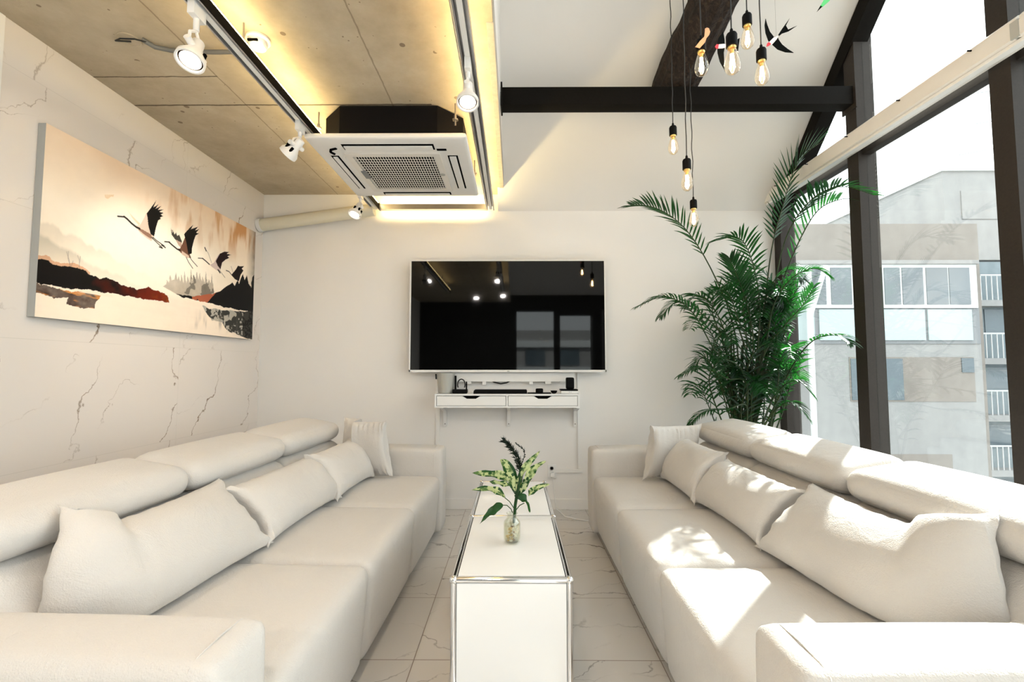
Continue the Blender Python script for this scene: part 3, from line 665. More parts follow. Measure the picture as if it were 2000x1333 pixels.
def pillow(path, z0, H, T, lean, back, label, name='lumbar_pillow', cat='pillow', group='white sofa pillows', nu=44, nv=22, pinch=.03, seed=0):
    "path: horizontal centre line; back: unit vector side toward which it leans (+1/-1 in x)"
    pts = [Vector((x, y, 0)) for x, y in path]
    # resample with Catmull-Rom
    def cr(t):
        n = len(pts)-1; i = min(int(t*n), n-1); f = t*n-i
        p0, p1, p2, p3 = pts[max(i-1, 0)], pts[i], pts[i+1], pts[min(i+2, n)]
        return .5*((2*p1)+(-p0+p2)*f+(2*p0-5*p1+4*p2-p3)*f*f+(-p0+3*p1-3*p2+p3)*f**3)
    bm = nb(); grid = {}
    for side in (0, 1):
        sg = -1 if side == 0 else 1
        for i in range(nu+1):
            U = -math.cos(PI*i/nu); t = (U+1)/2; c = cr(t); d = (cr(min(1, t+.02))-cr(max(0, t-.02))).normalized()
            n = Vector((d.y, -d.x, 0))
            if n.x*back < 0: n = -n
            le = lean if not isinstance(lean, tuple) else lean[0]+(lean[1]-lean[0])*max(0, min(1, (t-.55)/.35))
            up = Vector((0, 0, math.cos(le)))+n*math.sin(le); nn = n*math.cos(le)-Vector((0, 0, math.sin(le)))
            for j in range(nv+1):
                V = -math.cos(PI*j/nv)
                if side == 1 and (i in (0, nu) or j in (0, nv)): continue
                th = T/2*max(0, 1-abs(U)**3.2)**.55*max(0, 1-abs(V)**2.4)**.62
                hh = H/2-pinch*(1-U**4)*.9
                al = 1-.05*(1-abs(V)**3)*(abs(U)**6)*3
                ed = math.exp(-(1-abs(V))/.22); ee = math.exp(-(1-abs(U))/.15)
                wr = .012*ed*math.sin(U*34+seed+math.sin(V*3)*1.2+noise.noise(Vector((U*4, seed, 0)))*3)*(.4+.6*abs(noise.noise(Vector((U*3+seed, 2, V)))*2))+.007*ee*math.sin(V*15+seed)
                wr += .012*noise.noise(Vector((U*1.8+seed, V*1.6, side*4+seed)))
                q = c+d*(al-1)*U*(pts[-1]-pts[0]).length*.5+up*(V*hh)+nn*sg*(th+wr*min(1, th/.012))
                q += up*0; q.z += z0+H/2*math.cos(le); q += n*(H/2*math.sin(le))
                grid[(side, i, j)] = bm.verts.new(q)
    def g(s, i, j): return grid.get((s, i, j)) or grid[(0, i, j)]
    for s in (0, 1):
        for i in range(nu):
            for j in range(nv):
                f = [g(s, i, j), g(s, i+1, j), g(s, i+1, j+1), g(s, i, j+1)]
                if len(set(f)) == 4: bm.faces.new(f)
    # piping seam
    return tag(obj(name, bm, M['pillow']), label, cat, group)
# right sofa
pillow([(1.03, 2.02), (1.035, 1.74), (1.05, 1.50), (1.10, 1.36), (1.20, 1.28), (1.34, 1.25)], .475, .38, .21, (.78, .12), 1, 'white pillow nearest the viewer on the window side sofa, end turned to the camera', seed=1)
pillow([(1.01, 2.68), (1.03, 2.33), (1.03, 1.96)], .475, .34, .19, .75, 1, 'white pillow second from the near armrest on the window side sofa, lying in sun', seed=3)
pillow([(1.00, 3.20), (1.00, 2.93), (1.00, 2.59)], .475, .36, .18, .60, 1, 'white pillow third from the near armrest on the window side sofa, in shade', seed=5)
pillow([(.87, 3.16), (1.08, 3.24), (1.28, 3.26)], .475, .40, .13, .25, 1, 'square white pillow leaning on the far armrest of the window side sofa', seed=7, pinch=.02)
# left sofa
pillow([(-1.06, 2.05), (-1.07, 1.76), (-1.08, 1.52), (-1.11, 1.38), (-1.20, 1.30), (-1.33, 1.27)], .475, .38, .22, (.75, .22), -1, 'white pillow nearest the viewer on the marble side sofa, creased end turned to the camera', seed=2)
pillow([(-1.02, 2.74), (-1.04, 2.38), (-1.05, 1.98)], .475, .34, .19, .75, -1, 'white pillow second from the near armrest on the marble side sofa', seed=4)
pillow([(-.98, 3.24), (-1.00, 2.98), (-1.01, 2.64)], .475, .34, .18, .65, -1, 'white pillow third from the near armrest on the marble side sofa', seed=6)
pillow([(-.85, 3.24), (-1.06, 3.30), (-1.27, 3.30)], .475, .42, .13, .25, -1, 'square white pillow leaning on the far armrest of the marble side sofa', seed=8, pinch=.02)

# ------------------------------------------------------------------ coffee table
TX0, TX1, TZ = -.197, .177, .57; ys = [1.512, 2.127, 2.755]
o = thing('coffee_table', 'long narrow white panel table with chrome tube edges between the sofas', 'coffee table', (-.01, 2.13, 0))
r = .0095; zb = .05; ins = .006
for y in ys:
    for x in (TX0, TX1):
        part('upright_tube', tube(nb(), [(x, y, zb), (x, y, TZ-r)], r, 14), M['chrome'], o)
        for z in (zb, TZ-r): part('ball_joint', lathe(nb(), [(.001, -.0135), (.008, -.011), (.013, -.004), (.013, .004), (.008, .011), (.001, .0135)], (x, y, z), 16), M['chrome'], o)
        part('foot', lathe(nb(), [(.017, .0005), (.018, .008), (.008, .018), (.006, zb)], (x, y, 0), 16), M['chrome'], o)
    for z in (zb, TZ-r): part('cross_tube', tube(nb(), [(TX0, y, z), (TX1, y, z)], r, 14), M['chrome'], o)
for ya, yb in zip(ys, ys[1:]):
    for x in (TX0, TX1):
        for z in (zb, TZ-r): part('side_tube', tube(nb(), [(x, ya, z), (x, yb, z)], r, 14), M['chrome'], o)
    part('top_panel', box(nb(), TX0+r+.003, TX1-r-.003, ya+r+.003, yb-r-.003, TZ-.010, TZ-.001, .001), M['white_panel'], o)
    part('bottom_panel', box(nb(), TX0+r, TX1-r, ya+r, yb-r, zb-.004, zb+.004), M['white_panel'], o)
    for x in (TX0, TX1): part('side_panel', box(nb(), x-.003, x+.003, ya+r+.001, yb-r-.001, zb+r, TZ-2*r), M['white_panel'], o)
    part('gap_shade', box(nb(), TX0+r-.001, TX1-r+.001, ya+r-.001, yb-r+.001, TZ-.016, TZ-.012), M['slot'], o)  # black sheet added as the shade in the gap along the tubes
for y in (ys[0], ys[-1]): part('end_panel', box(nb(), TX0+r+.001, TX1-r-.001, y-.004, y+.004, zb+r, TZ-2*r-.001), M['white_panel'], o)

# vase and cut foliage
V0 = at(1000, 1061, 1.80); V0.z = TZ
o = thing('glass_vase', 'small clear glass jar vase with pebbles on the coffee table', 'vase', V0)
prof = [(.026, .001), (.031, .006), (.033, .02), (.033, .072), (.031, .082), (.022, .092), (.0195, .098), (.0195, .108), (.022, .112), (.020, .112), (.0175, .106), (.0175, .098), (.020, .091), (.029, .080), (.031, .072), (.031, .02), (.026, .006), (.001, .005)]
part('jar', lathe(nb(), prof, V0, 32, caps=False), M['vaseglass'], o)
part('water', lathe(nb(), [(.001, .0062), (.025, .0065), (.0302, .021), (.0302, .068), (.001, .068)], V0, 24, caps=False), M['water'], o)
peb = [plain('ochre pebble', (.55, .38, .08), .3), plain('white pebble', (.85, .84, .8), .3), plain('brown pebble', (.30, .18, .08), .3)]
random.seed(3)
for i in range(34):
    a = random.uniform(0, 2*PI); rr = random.uniform(.004, .0225); z = .012+.014*(i//9)+random.uniform(0, .004); s = random.uniform(.0042, .0062)
    bm = nb(); bmesh.ops.create_icosphere(bm, subdivisions=1, radius=s)
    for v in bm.verts: v.co = Vector((v.co.x*1.2, v.co.y, v.co.z*.75))+V0+Vector((rr*math.cos(a), rr*math.sin(a), z))
    part('pebble', bm, peb[0 if math.cos(a) < -.2 else (1 if i % 3 else 2)], o)

o = thing('cut_foliage', 'green and cream variegated leaves with a dark fern in the glass jar', 'foliage', V0+Vector((0, 0, .03))); o['kind'] = 'thing'
def blade(root, pts, w, mat, name='leaf', fold=.25, n=14, side=None, stalk=0):
    P3 = [Vector(p) for p in pts]
    def cr(t):
        m = len(P3)-1; i = min(int(t*m), m-1); f = t*m-i
        p0, p1, p2, p3 = P3[max(i-1, 0)], P3[i], P3[i+1], P3[min(i+2, m)]
        return .5*((2*p1)+(-p0+p2)*f+(2*p0-5*p1+4*p2-p3)*f*f+(-p0+3*p1-3*p2+p3)*f**3)
    bm = nb(); rows = []
    for i in range(n+1):
        t = i/n; c = cr(t); d = (cr(min(1, t+.03))-cr(max(0, t-.03))).normalized()
        s = Vector(side) if side is not None else d.cross(Vector((0, 0, 1)))
        s = (s-d*s.dot(d)).normalized(); nn = d.cross(s)
        wt = w*(math.sin(PI*min(1, t**.8))**.8 if 0 < t < 1 else 0)+.0004
        ww = .006*math.sin(t*14)*wt/w
        rows.append([bm.verts.new(c-s*wt+nn*(fold*wt+ww)), bm.verts.new(c-s*wt*.5+nn*fold*wt*.3), bm.verts.new(c), bm.verts.new(c+s*wt*.5+nn*fold*wt*.3), bm.verts.new(c+s*wt+nn*(fold*wt-ww))])
    for a, b in zip(rows, rows[1:]):
        for k_ in range(4):
            f = bm.faces.new((a[k_], a[k_+1], b[k_+1], b[k_]))
            if mat is M['leafvar'] and (random.random() < (.55 if k_ in (0, 3) else .12)): f.material_index = 1
    ob = part(name, bm, [mat, M['leafdark']], root)
    return ob
YV = 1.80; S3 = 220/1222.
def c3(x, y, dy=0): return at(900+x*S3, 840+y*S3, YV+dy)
def lf(pts, w, mat, side=None, fold=.25): return blade(o, [c3(*p) for p in pts], w, mat, side=side, fold=fold)
part('stem', tube(nb(), [c3(575, 1010), c3(585, 900), c3(590, 820), c3(610, 700), c3(640, 560), c3(640, 420)], [.005, .006, .006, .006, .005, .003], 8), M['leafdark'], o)
for pp in ([(560, 900), (545, 860), (500, 820), (455, 818)], [(575, 850), (530, 780), (475, 735)], [(600, 870), (640, 820), (690, 795)], [(590, 700), (560, 650), (530, 590)], [(600, 690), (560, 640), (540, 610)]):
    part('leaf_stalk', tube(nb(), [c3(*q) for q in pp], .0018, 6), M['leafdark'], o)
lf([(460, 815), (390, 840), (300, 920), (205, 1025, -.03)], .016, M['leafdark'], (.5, .1, .8))
lf([(480, 740), (400, 670), (280, 640), (120, 655)], .014, M['leafvar'], (.1, -.3, 1))
lf([(545, 610), (470, 590), (380, 575), (310, 565)], .011, M['leafvar'], (.1, -.4, 1))
lf([(540, 570), (440, 500), (290, 480), (125, 470)], .017, M['leafvar'], (.1, -.3, 1))
lf([(600, 690), (560, 520), (500, 390), (430, 320, -.02)], .022, M['leafvar'], (1, .2, .2))
lf([(620, 690), (650, 500), (740, 360), (860, 225, .03)], .014, M['leafvar'], (1, .3, .5))
lf([(650, 690), (720, 560), (800, 420), (925, 340)], .018, M['leafvar'], (.6, .4, -.8))
lf([(640, 700), (690, 600), (720, 540), (740, 450)], .013, M['leafdark'], (1, .3, 0))
lf([(735, 720), (770, 670), (850, 620), (965, 590)], .012, M['leafvar'], (.3, .3, 1))
lf([(580, 715), (680, 735), (730, 790), (750, 900)], .015, M['leafdark'], (.5, -.3, -.8))
lf([(610, 740), (610, 640), (620, 560), (660, 470)], .012, M['leafvar'], (1, 0, 0))
# dark fern sprig
def sprig(pts, w, n, ln):
    bm = nb(); P3 = [c3(*p) for p in pts]; m = len(P3)-1
    tube(bm, P3, .0015, 5)
    for i in range(n):
        t = i/n*m; a = int(t); p = P3[a].lerp(P3[a+1], t-a); d = (P3[a+1]-P3[a]).normalized()
        for s in range(3):
            r_ = Vector((random.uniform(-1, 1), random.uniform(-.6, .6), random.uniform(-.7, .9))).normalized()
            q = p+(r_*.8+d*.7)*ln*random.uniform(.5, 1); mid = p.lerp(q, .5)+Vector((0, 0, .004)); sd = d.cross(r_).normalized()*w
            a_, b_, c_, e_ = bm.verts.new(p), bm.verts.new(mid+sd), bm.verts.new(q), bm.verts.new(mid-sd)
            bm.faces.new((a_, b_, c_)); bm.faces.new((a_, c_, e_))
    part('fern_sprig', bm, M['leafblack'], o, 'blackish feathery fern sprig')
random.seed(5)
sprig([(640, 470), (630, 380), (590, 270), (540, 190), (470, 120)], .0022, 34, .030)
sprig([(640, 450), (640, 340), (600, 260)], .003, 24, .024)
sprig([(650, 400), (690, 290), (690, 220), (650, 190), (590, 140)], .0016, 14, .010)
sprig([(570, 240), (520, 160), (480, 125)], .0028, 22, .022)

# ------------------------------------------------------------------ palm
PB = Vector((1.80, 3.74, 0))
palm = thing('potted_palm', 'tall dark green areca palm standing in the corner behind the window side sofa', 'palm', PB)
part('pot', lathe(nb(), [(.13, .001), (.14, .01), (.18, .36), (.19, .38), (.175, .38), (.165, .34), (.001, .34)], PB, 36), plain('white ceramic pot', (.75, .74, .72), .3), palm)
part('soil', lathe(nb(), [(.164, .345), (.001, .352)], PB, 24, caps=False), plain('dark soil', (.03, .02, .012), .95, bump=.6), palm)
def catmull(P3, t):
    m = len(P3)-1; i = min(int(t*m), m-1); f = t*m-i
    p0, p1, p2, p3 = P3[max(i-1, 0)], P3[i], P3[i+1], P3[min(i+2, m)]
    return .5*((2*p1)+(-p0+p2)*f+(2*p0-5*p1+4*p2-p3)*f*f+(-p0+3*p1-3*p2+p3)*f**3)
def frond(P3, start=.35, ln=.24, n=26, droop=.35, wid=.0082, sidev=None):
    P3 = [Vector(p) for p in P3]; bm = nb()
    N = 24; rp = [catmull(P3, i/N) for i in range(N+1)]
    tube(bm, rp, [.0065*(1-i/N)+.0012 for i in range(N+1)], 6)
    part_rachis = bm
    bl = nb()
    for i in range(n):
        t = start+(1-start)*(i+.3)/n; p = catmull(P3, t); d = (catmull(P3, min(1, t+.02))-catmull(P3, max(0, t-.02))).normalized()
        f = (i+.5)/n; L = ln*(math.sin(PI*(.12+.80*f))**.7)*random.uniform(.88, 1.08)
        s0 = sidev.copy() if sidev is not None else d.cross(Vector((0, 0, 1)))
        if s0.length < .05: s0 = Vector((1, 0, 0))
        s0 = (s0-d*s0.dot(d)).normalized(); upn = s0.cross(d).normalized()
        if upn.z < 0: upn = -upn
        for sg in (-1, 1):
            dirv = (s0*sg*1.0+d*(.75+.7*f)+upn*.28+Vector((random.uniform(-.12, .12), random.uniform(-.12, .12), random.uniform(-.08, .08)))).normalized()
            prev = None; q = p.copy(); seg = 4; w0 = wid*random.uniform(.85, 1.15)
            pr = [q.copy()]
            for s_ in range(seg):
                dirv = (dirv+Vector((0, 0, -droop*(s_+1)/seg*.55))).normalized(); q = q+dirv*L/seg; pr.append(q.copy())
            if any(v_.x > XR-.03 and v_.y < 4.1 for v_ in pr) or any(v_.y > YB-.01 for v_ in pr):
                continue
            wd = dirv.cross(upn); wd = (wd if wd.length > .05 else s0).normalized(); ws = [.45, 1, .95, .6, 0]
            L_, R_ = [], []
            for a_, w_ in zip(pr, ws):
                L_.append(bl.verts.new(a_+wd*w0*w_+upn*w0*w_*.35)); R_.append(bl.verts.new(a_-wd*w0*w_+upn*w0*w_*.35))
            C_ = [bl.verts.new(a_) for a_ in pr]
            for s_ in range(seg):
                bl.faces.new((L_[s_], C_[s_], C_[s_+1], L_[s_+1])); bl.faces.new((C_[s_], R_[s_], R_[s_+1], C_[s_+1]))
    fo = part('frond', bl, M['palm'], palm, smooth=False)
    part('rachis', part_rachis, M['stem'], fo)
random.seed(11)
def base(): a = random.uniform(0, 2*PI); r_ = random.uniform(.01, .09); return PB+Vector((r_*math.cos(a), r_*math.sin(a), .36))
def fr(px, **k): frond([base()]+[at(u, v, Y) for u, v, Y in px], **k)
fr([(1462, 720, 3.70), (1405, 560, 3.62), (1345, 455, 3.55), (1285, 408, 3.5), (1232, 402, 3.45)], start=.50, ln=.24, n=28, droop=.15)
fr([(1455, 740, 3.62), (1400, 690, 3.5), (1352, 610, 3.42), (1300, 580, 3.38), (1244, 600, 3.35)], start=.5, ln=.17, n=24, droop=.5)
fr([(1485, 680, 3.70), (1505, 500, 3.62), (1530, 400, 3.5), (1560, 315, 3.4), (1622, 266, 3.3)], start=.45, ln=.24, n=32, droop=.15)
fr([(1495, 660, 3.68), (1530, 480, 3.5), (1580, 395, 3.25), (1640, 365, 3.0), (1708, 382, 2.86)], start=.48, ln=.22, n=30, droop=.15)
fr([(1500, 650, 3.68), (1540, 520, 3.55), (1590, 420, 3.38), (1640, 390, 3.2), (1680, 392, 3.05)], start=.42, ln=.22, n=28, droop=.2)
fr([(1510, 800, 3.65), (1545, 720, 3.45), (1585, 668, 3.25), (1630, 655, 3.1), (1662, 672, 3.0)], start=.6, ln=.14, n=18, droop=.4)
fr([(1490, 700, 3.65), (1510, 600, 3.5), (1545, 545, 3.35), (1590, 525, 3.25), (1620, 540, 3.2)], start=.4, ln=.15, n=22, droop=.5)
fr([(1490, 700, 3.65), (1530, 640, 3.5), (1565, 600, 3.35), (1590, 560, 3.25)], start=.5, ln=.14, n=18, droop=.3)
fr([(1460, 760, 3.6), (1420, 740, 3.45), (1370, 718, 3.4), (1328, 735, 3.38)], start=.5, ln=.14, n=18, droop=.6)
fr([(1460, 800, 3.6), (1420, 800, 3.45), (1375, 805, 3.4), (1345, 832, 3.38)], start=.45, ln=.12, n=18, droop=.7)
fr([(1500, 800, 3.6), (1530, 755, 3.4), (1560, 745, 3.3), (1590, 775, 3.25)], start=.4, ln=.13, n=18, droop=.6)
fr([(1500, 820, 3.6), (1530, 790, 3.4), (1555, 790, 3.3), (1580, 820, 3.25)], start=.4, ln=.12, n=16, droop=.6)
fr([(1470, 700, 3.65), (1460, 600, 3.6), (1440, 540, 3.5), (1425, 505, 3.45)], start=.4, ln=.20, n=26, droop=.1)
fr([(1470, 720, 3.65), (1440, 620, 3.55), (1420, 570, 3.5), (1385, 575, 3.45)], start=.4, ln=.18, n=22, droop=.4)
fr([(1480, 680, 3.65), (1480, 560, 3.55), (1450, 470, 3.45), (1400, 470, 3.4)], start=.55, ln=.20, n=22, droop=.3)
fr([(1470, 730, 3.65), (1400, 640, 3.55), (1330, 590, 3.5), (1290, 620, 3.45)], start=.55, ln=.15, n=20, droop=.6)
for i in range(46):    # inner mass
    u = random.uniform(1385, 1545); v = random.uniform(560, 800); Y = random.uniform(3.45, 3.9)
    du = random.uniform(-70, 70)+(u-1465)*.25
    yb = random.uniform(3.3, 3.85)
    fr([(1465+(u-1465)*.5, v+110, 3.72), (u, v, (Y+3.7)/2), (u+du*.6, v-45, Y), (u+du, v-25, yb)], start=.35, ln=random.uniform(.15, .21), n=20, droop=random.uniform(.2, .7))
for i in range(9):
    b0 = base(); tp = at(random.uniform(1420, 1500), random.uniform(650, 720), 3.74)
    part('stem', tube(nb(), [b0, b0.lerp(tp, .5)+Vector((random.uniform(-.02, .02), 0, 0)), tp], [.013, .010, .006], 8), M['stem'], palm)

# ------------------------------------------------------------------ painting
PX, PY0, PY1, PZ0, PZ1 = -2.26, 2.12, 3.90, 1.485, 2.425
NX, NZ = 620, 326
s, t = np.meshgrid(np.linspace(0, 1, NX), np.linspace(0, 1, NZ))
rng = np.random.RandomState(4)
def vnoise(s, t, fx, fy, seed, octs=4):
    out = np.zeros_like(s); amp = 1; tot = 0
    for o_ in range(octs):
        r_ = np.random.RandomState(seed+o_*17); gx, gy = int(fx*2**o_)+2, int(fy*2**o_)+2
        g = r_.rand(gy+1, gx+1); x = np.clip(s, 0, .9999)*(gx-1); y = np.clip(t, 0, .9999)*(gy-1); xi = x.astype(int); yi = y.astype(int); xf = x-xi; yf = y-yi
        xf = xf*xf*(3-2*xf); yf = yf*yf*(3-2*yf)
        out += amp*((g[yi, xi]*(1-xf)+g[yi, xi+1]*xf)*(1-yf)+(g[yi+1, xi]*(1-xf)+g[yi+1, xi+1]*xf)*yf); tot += amp; amp *= .55
    return out/tot
def st(u, v):
    x = (u-1000)/F; z = (666.5-v)/F; y = math.cos(PITCH)-z*math.sin(PITCH); z2 = math.sin(PITCH)+z*math.cos(PITCH)
    X = x*math.cos(YAW)-y*math.sin(YAW); y2 = x*math.sin(YAW)+y*math.cos(YAW); k_ = PX/X
    return ((y2*k_-PY0)/(PY1-PY0), (EYE.z+z2*k_-PZ0)/(PZ1-PZ0))
def P1(l): return [st(220+x/4.443, 380+y/4.443) for x, y in l]
def P2(l): return [st(40+x/5.553, 420+y/5.553) for x, y in l]
def inpoly(ss, tt, poly):
    m = np.zeros(ss.shape, bool); n = len(poly); j = n-1
    for i in range(n):
        (xi, yi), (xj, yj) = poly[i], poly[j]
        c_ = ((yi > tt) != (yj > tt)) & (ss < (xj-xi)*(tt-yi)/((yj-yi) if yj != yi else 1e-9)+xi); m ^= c_; j = i
    return m
img = np.ones((NZ, NX, 3))
def rgb(*c): return (np.array(c)/255.)**2.2
def blend(mask, col, a=1.0):
    global img
    m = (mask.astype(float)*a)[..., None]; img = img*(1-m)+np.asarray(col)*m
n1 = vnoise(s, t, 4, 3, 1); n2 = vnoise(s, t, 14, 8, 9); n3 = vnoise(s, t, 40, 24, 33); n4 = vnoise(s, t, 30, 3, 51)
img[:] = rgb(250, 234, 214)
r_ = np.exp(-(((s-.42)/.32)**2+((t-.55)/.28)**2)); blend(r_, rgb(255, 250, 238), .95)
blend(np.clip((t-.62)*2.6, 0, 1)*(.35+.65*n1), rgb(214, 176, 138), .75)
blend(np.clip((n4*.8+n1*.5-.68)*5, 0, 1)*np.clip((t-.60)*4, 0, 1)*np.clip((s-.28)*4, 0, 1), rgb(196, 140, 80), .55)
blend(np.clip((n4-.55)*7, 0, 1)*np.clip((t-.70)*5, 0, 1)*np.clip((s-.60)*5, 0, 1), rgb(190, 120, 40), .55)
blend(np.clip((s-.93)*14, 0, 1)*np.clip((t-.35)*4, 0, 1)*(.5+n2*.8), rgb(90, 92, 92), .8)
# far treeline on the left
ln = .50-.40*s+.07*(vnoise(s, t*0, 30, 1, 5)-.5)
blend(np.clip((ln-t)*60, 0, 1)*np.clip((t-.25)*5, 0, 1)*np.clip((.45-s)*4, 0, 1)*(.35+n2), rgb(206, 196, 180), .6)
ln2 = .42-.45*s+.06*(vnoise(s, t*0, 22, 1, 6)-.5)
blend(np.clip((ln2-t)*50, 0, 1)*np.clip((t-.22)*6, 0, 1)*np.clip((.55-s)*4, 0, 1), rgb(170, 165, 150), .5)
# water
blend(np.clip((.26-t)*30, 0, 1)*(.4+.6*vnoise(s, t, 4, 50, 71)), rgb(243, 226, 208), .8)
# left hills
ws, wt = s+(n3-.5)*.012, t+(n3-.5)*.03
hill = P2([(60, 440), (190, 465), (300, 495), (380, 540), (550, 565), (680, 595), (750, 650), (860, 690), (930, 680), (1040, 720), (1080, 760), (1160, 780), (1200, 770), (1270, 810), (1380, 785), (1500, 820), (1600, 870), (1615, 950), (1400, 925), (1200, 885), (900, 840), (700, 815), (400, 780), (60, 735)])
hill[0] = (-.1, hill[0][1]); hill[-1] = (-.1, hill[-1][1])
hm = inpoly(ws, wt, hill)
glow = inpoly(ws, wt-.02, hill) & ~hm; blend(glow & (s < .15), rgb(200, 120, 50), .6)
mixf = np.clip((s-.20)*5.0+(n2-.5)*1.5, 0, 1)[..., None]; mix2 = np.clip((s-.40)*6+(n2-.5)*2.2, 0, 1)[..., None]
hc = rgb(14, 6, 4)*(1-mixf)+rgb(110, 34, 10)*mixf; hc = hc*(1-mix2)+rgb(196, 104, 34)*mix2
d6 = np.clip((n3-.5)*6+(n2-.5)*5, 0, 1)[..., None]*np.clip(mix2*3, 0, 1)*.85; hc = hc*(1-d6)+rgb(34, 12, 12)*d6
m = hm.astype(float)[..., None]; img = img*(1-m)+hc*m
up = inpoly(ws, wt-.012, hill) & hm; 
refl = P2([(60, 750), (160, 745), (400, 800), (700, 850), (880, 870), (820, 960), (800, 1010), (700, 1030), (600, 990), (500, 960), (520, 900), (380, 905), (260, 850), (60, 830)]); refl[0] = (-.1, refl[0][1]); refl[-1] = (-.1, refl[-1][1])
rm = inpoly(s+(n2-.5)*.03, t+(n3-.5)*.03, refl)
e5 = vnoise(s, t, 26, 60, 131, 3); w5 = np.clip((e5-.5)*8+(.30-t)*14-1.2*s*3, 0, 1)[..., None]; rc = rgb(50, 20, 8)*w5+rgb(196, 124, 48)*(1-w5); m = (rm*(.75+.3*n3))[..., None]; img = img*(1-m)+rc*m
st_ = vnoise(s, t, 5, 70, 90); blend((st_ > .60) & (s < .33) & (t < .34) & (t > .16) & inpoly(s, t, P2([(150, 700), (1000, 820), (1000, 900), (150, 840)])), rgb(240, 225, 205), .8)
for l_ in ([(500, 400), (525, 480), (540, 560)], [(520, 395), (515, 470), (540, 550)], [(620, 440), (640, 500), (635, 575)], [(650, 450), (640, 520)], [(570, 500), (550, 560)]): pass
def line(pts, w, col, a=1.0):
    d = np.full(s.shape, 9.)
    for (x0_, y0_), (x1_, y1_) in zip(pts, pts[1:]):
        ax_, ay_ = (x1_-x0_)*1.78, (y1_-y0_)*.94; px_, py_ = (s-x0_)*1.78, (t-y0_)*.94
        q = np.clip((px_*ax_+py_*ay_)/(ax_**2+ay_**2+1e-12), 0, 1); d = np.minimum(d, np.hypot(px_-q*ax_, py_-q*ay_))
    blend(np.clip((w-d)/.0025+.5, 0, 1), col, a)
for l_ in ([(500, 400), (525, 480), (540, 560)], [(520, 395), (515, 470), (540, 550)], [(620, 440), (640, 500), (635, 575)], [(650, 450), (640, 520)], [(570, 500), (550, 560)]): line(P2(l_), .0012, rgb(120, 110, 105), .8)
# right shore
sp_ = [(440, 800)]+[q for x in range(470, 880, 26) for q in ((x-10, 760-20*math.sin(x)), (x, 665+abs(x-690)*.28+30*math.sin(x*3)))]+[(880, 860), (700, 890), (560, 870)]
gm = inpoly(s+(n3-.5)*.008, t, P1(sp_)); m = (gm*(.35+.55*n2))[..., None]; img = img*(1-m)+rgb(120, 112, 98)*m
gm2 = gm & (n2 > .55) & inpoly(s, t, P1([(540, 700), (900, 700), (900, 900), (540, 880)])); blend(gm2, rgb(58, 58, 54), .6)
dark = P1([(985, 800), (1020, 780), (1040, 765), (1055, 800), (1080, 750), (1095, 780), (1110, 735), (1130, 690), (1145, 745), (1165, 700), (1180, 770), (1200, 812), (1210, 720), (1235, 690), (1300, 660), (1300, 1060), (1220, 1022), (1000, 985), (900, 962), (800, 935), (700, 915), (600, 890), (550, 862), (620, 878), (700, 885), (870, 862), (930, 842)])
dm = inpoly(s+(n3-.5)*.012, t+(n3-.5)*.02, dark); blend(dm, rgb(8, 7, 8), 1)
blend(dm & inpoly(s, t, P1([(690, 850), (900, 850), (820, 940), (690, 920)])) & (n2 > .45), rgb(200, 110, 80), .7)
low = inpoly(s+(n2-.5)*.03, t+(n2-.5)*.05, P1([(780, 960), (900, 1000), (1230, 1020), (1300, 1040), (1300, 1260), (1180, 1250), (1050, 1210), (1000, 1160), (960, 1100), (860, 1100)]))
blend(low, rgb(120, 128, 126), .65); blend(low & (n3 > .50), rgb(14, 20, 20), .92); blend(low & (s > .92) & (n3 < .62), rgb(8, 10, 10), .9)
fade = np.clip((vnoise(s, t, 40, 4, 77)-.5)*5, 0, 1)*np.clip((.20-t)*10, 0, 1)*np.clip((t-.02)*20, 0, 1)*np.clip((s-.55)*10, 0, 1)*np.clip((.9-s)*9, 0, 1); blend(fade, rgb(130, 125, 118), .55)
# cranes
def poly(l, col, a=1.0): blend(inpoly(s, t, P1(l)), col, a)
K_ = rgb(12, 9, 10)
poly([(120, 120), (150, 165), (200, 215), (240, 255), (230, 272), (170, 205)], rgb(222, 204, 178), .9)
poly([(205, 270), (235, 270), (268, 215), (290, 165), (320, 150), (345, 350), (360, 375), (335, 405), (290, 375), (240, 335), (205, 288)], rgb(222, 200, 186))
poly([(222, 305), (250, 300), (330, 345), (345, 375), (330, 385), (280, 352)], rgb(146, 112, 96))
poly([(295, 165), (330, 120), (380, 50), (352, 115), (397, 85), (372, 125), (422, 100), (392, 135), (445, 130), (405, 150), (442, 162), (415, 175), (440, 188), (410, 200), (420, 212), (395, 225), (375, 290), (360, 365), (330, 345), (310, 270), (303, 205)], K_)
line(P1([(100, 193), (125, 212), (165, 252), (205, 284), (235, 298)]), .0062, K_); line(P1([(45, 190), (100, 195)]), .0045, K_)
for l_ in ([(340, 375), (365, 400), (430, 462)], [(350, 372), (380, 400), (448, 448)]): line(P1(l_), .0034, K_)
line(P1([(405, 455), (432, 468)]), .004, K_); line(P1([(425, 440), (458, 462)]), .004, K_)
poly([(505, 290), (522, 340), (518, 300), (538, 350), (550, 328), (560, 360), (578, 350), (602, 410), (592, 432), (540, 388), (512, 350)], K_, .95)
poly([(545, 390), (600, 420), (600, 470), (570, 440)], rgb(190, 165, 150))
poly([(560, 470), (585, 470), (605, 430), (640, 340), (670, 520), (682, 552), (650, 552), (600, 515), (570, 485)], rgb(112, 78, 62))
poly([(600, 488), (665, 535), (672, 552), (650, 552), (600, 520)], rgb(214, 190, 172))
poly([(620, 345), (650, 310), (700, 262), (680, 302), (742, 280), (715, 312), (750, 302), (725, 332), (748, 340), (720, 357), (705, 400), (690, 460), (685, 515), (657, 520), (648, 470), (640, 420)], K_)
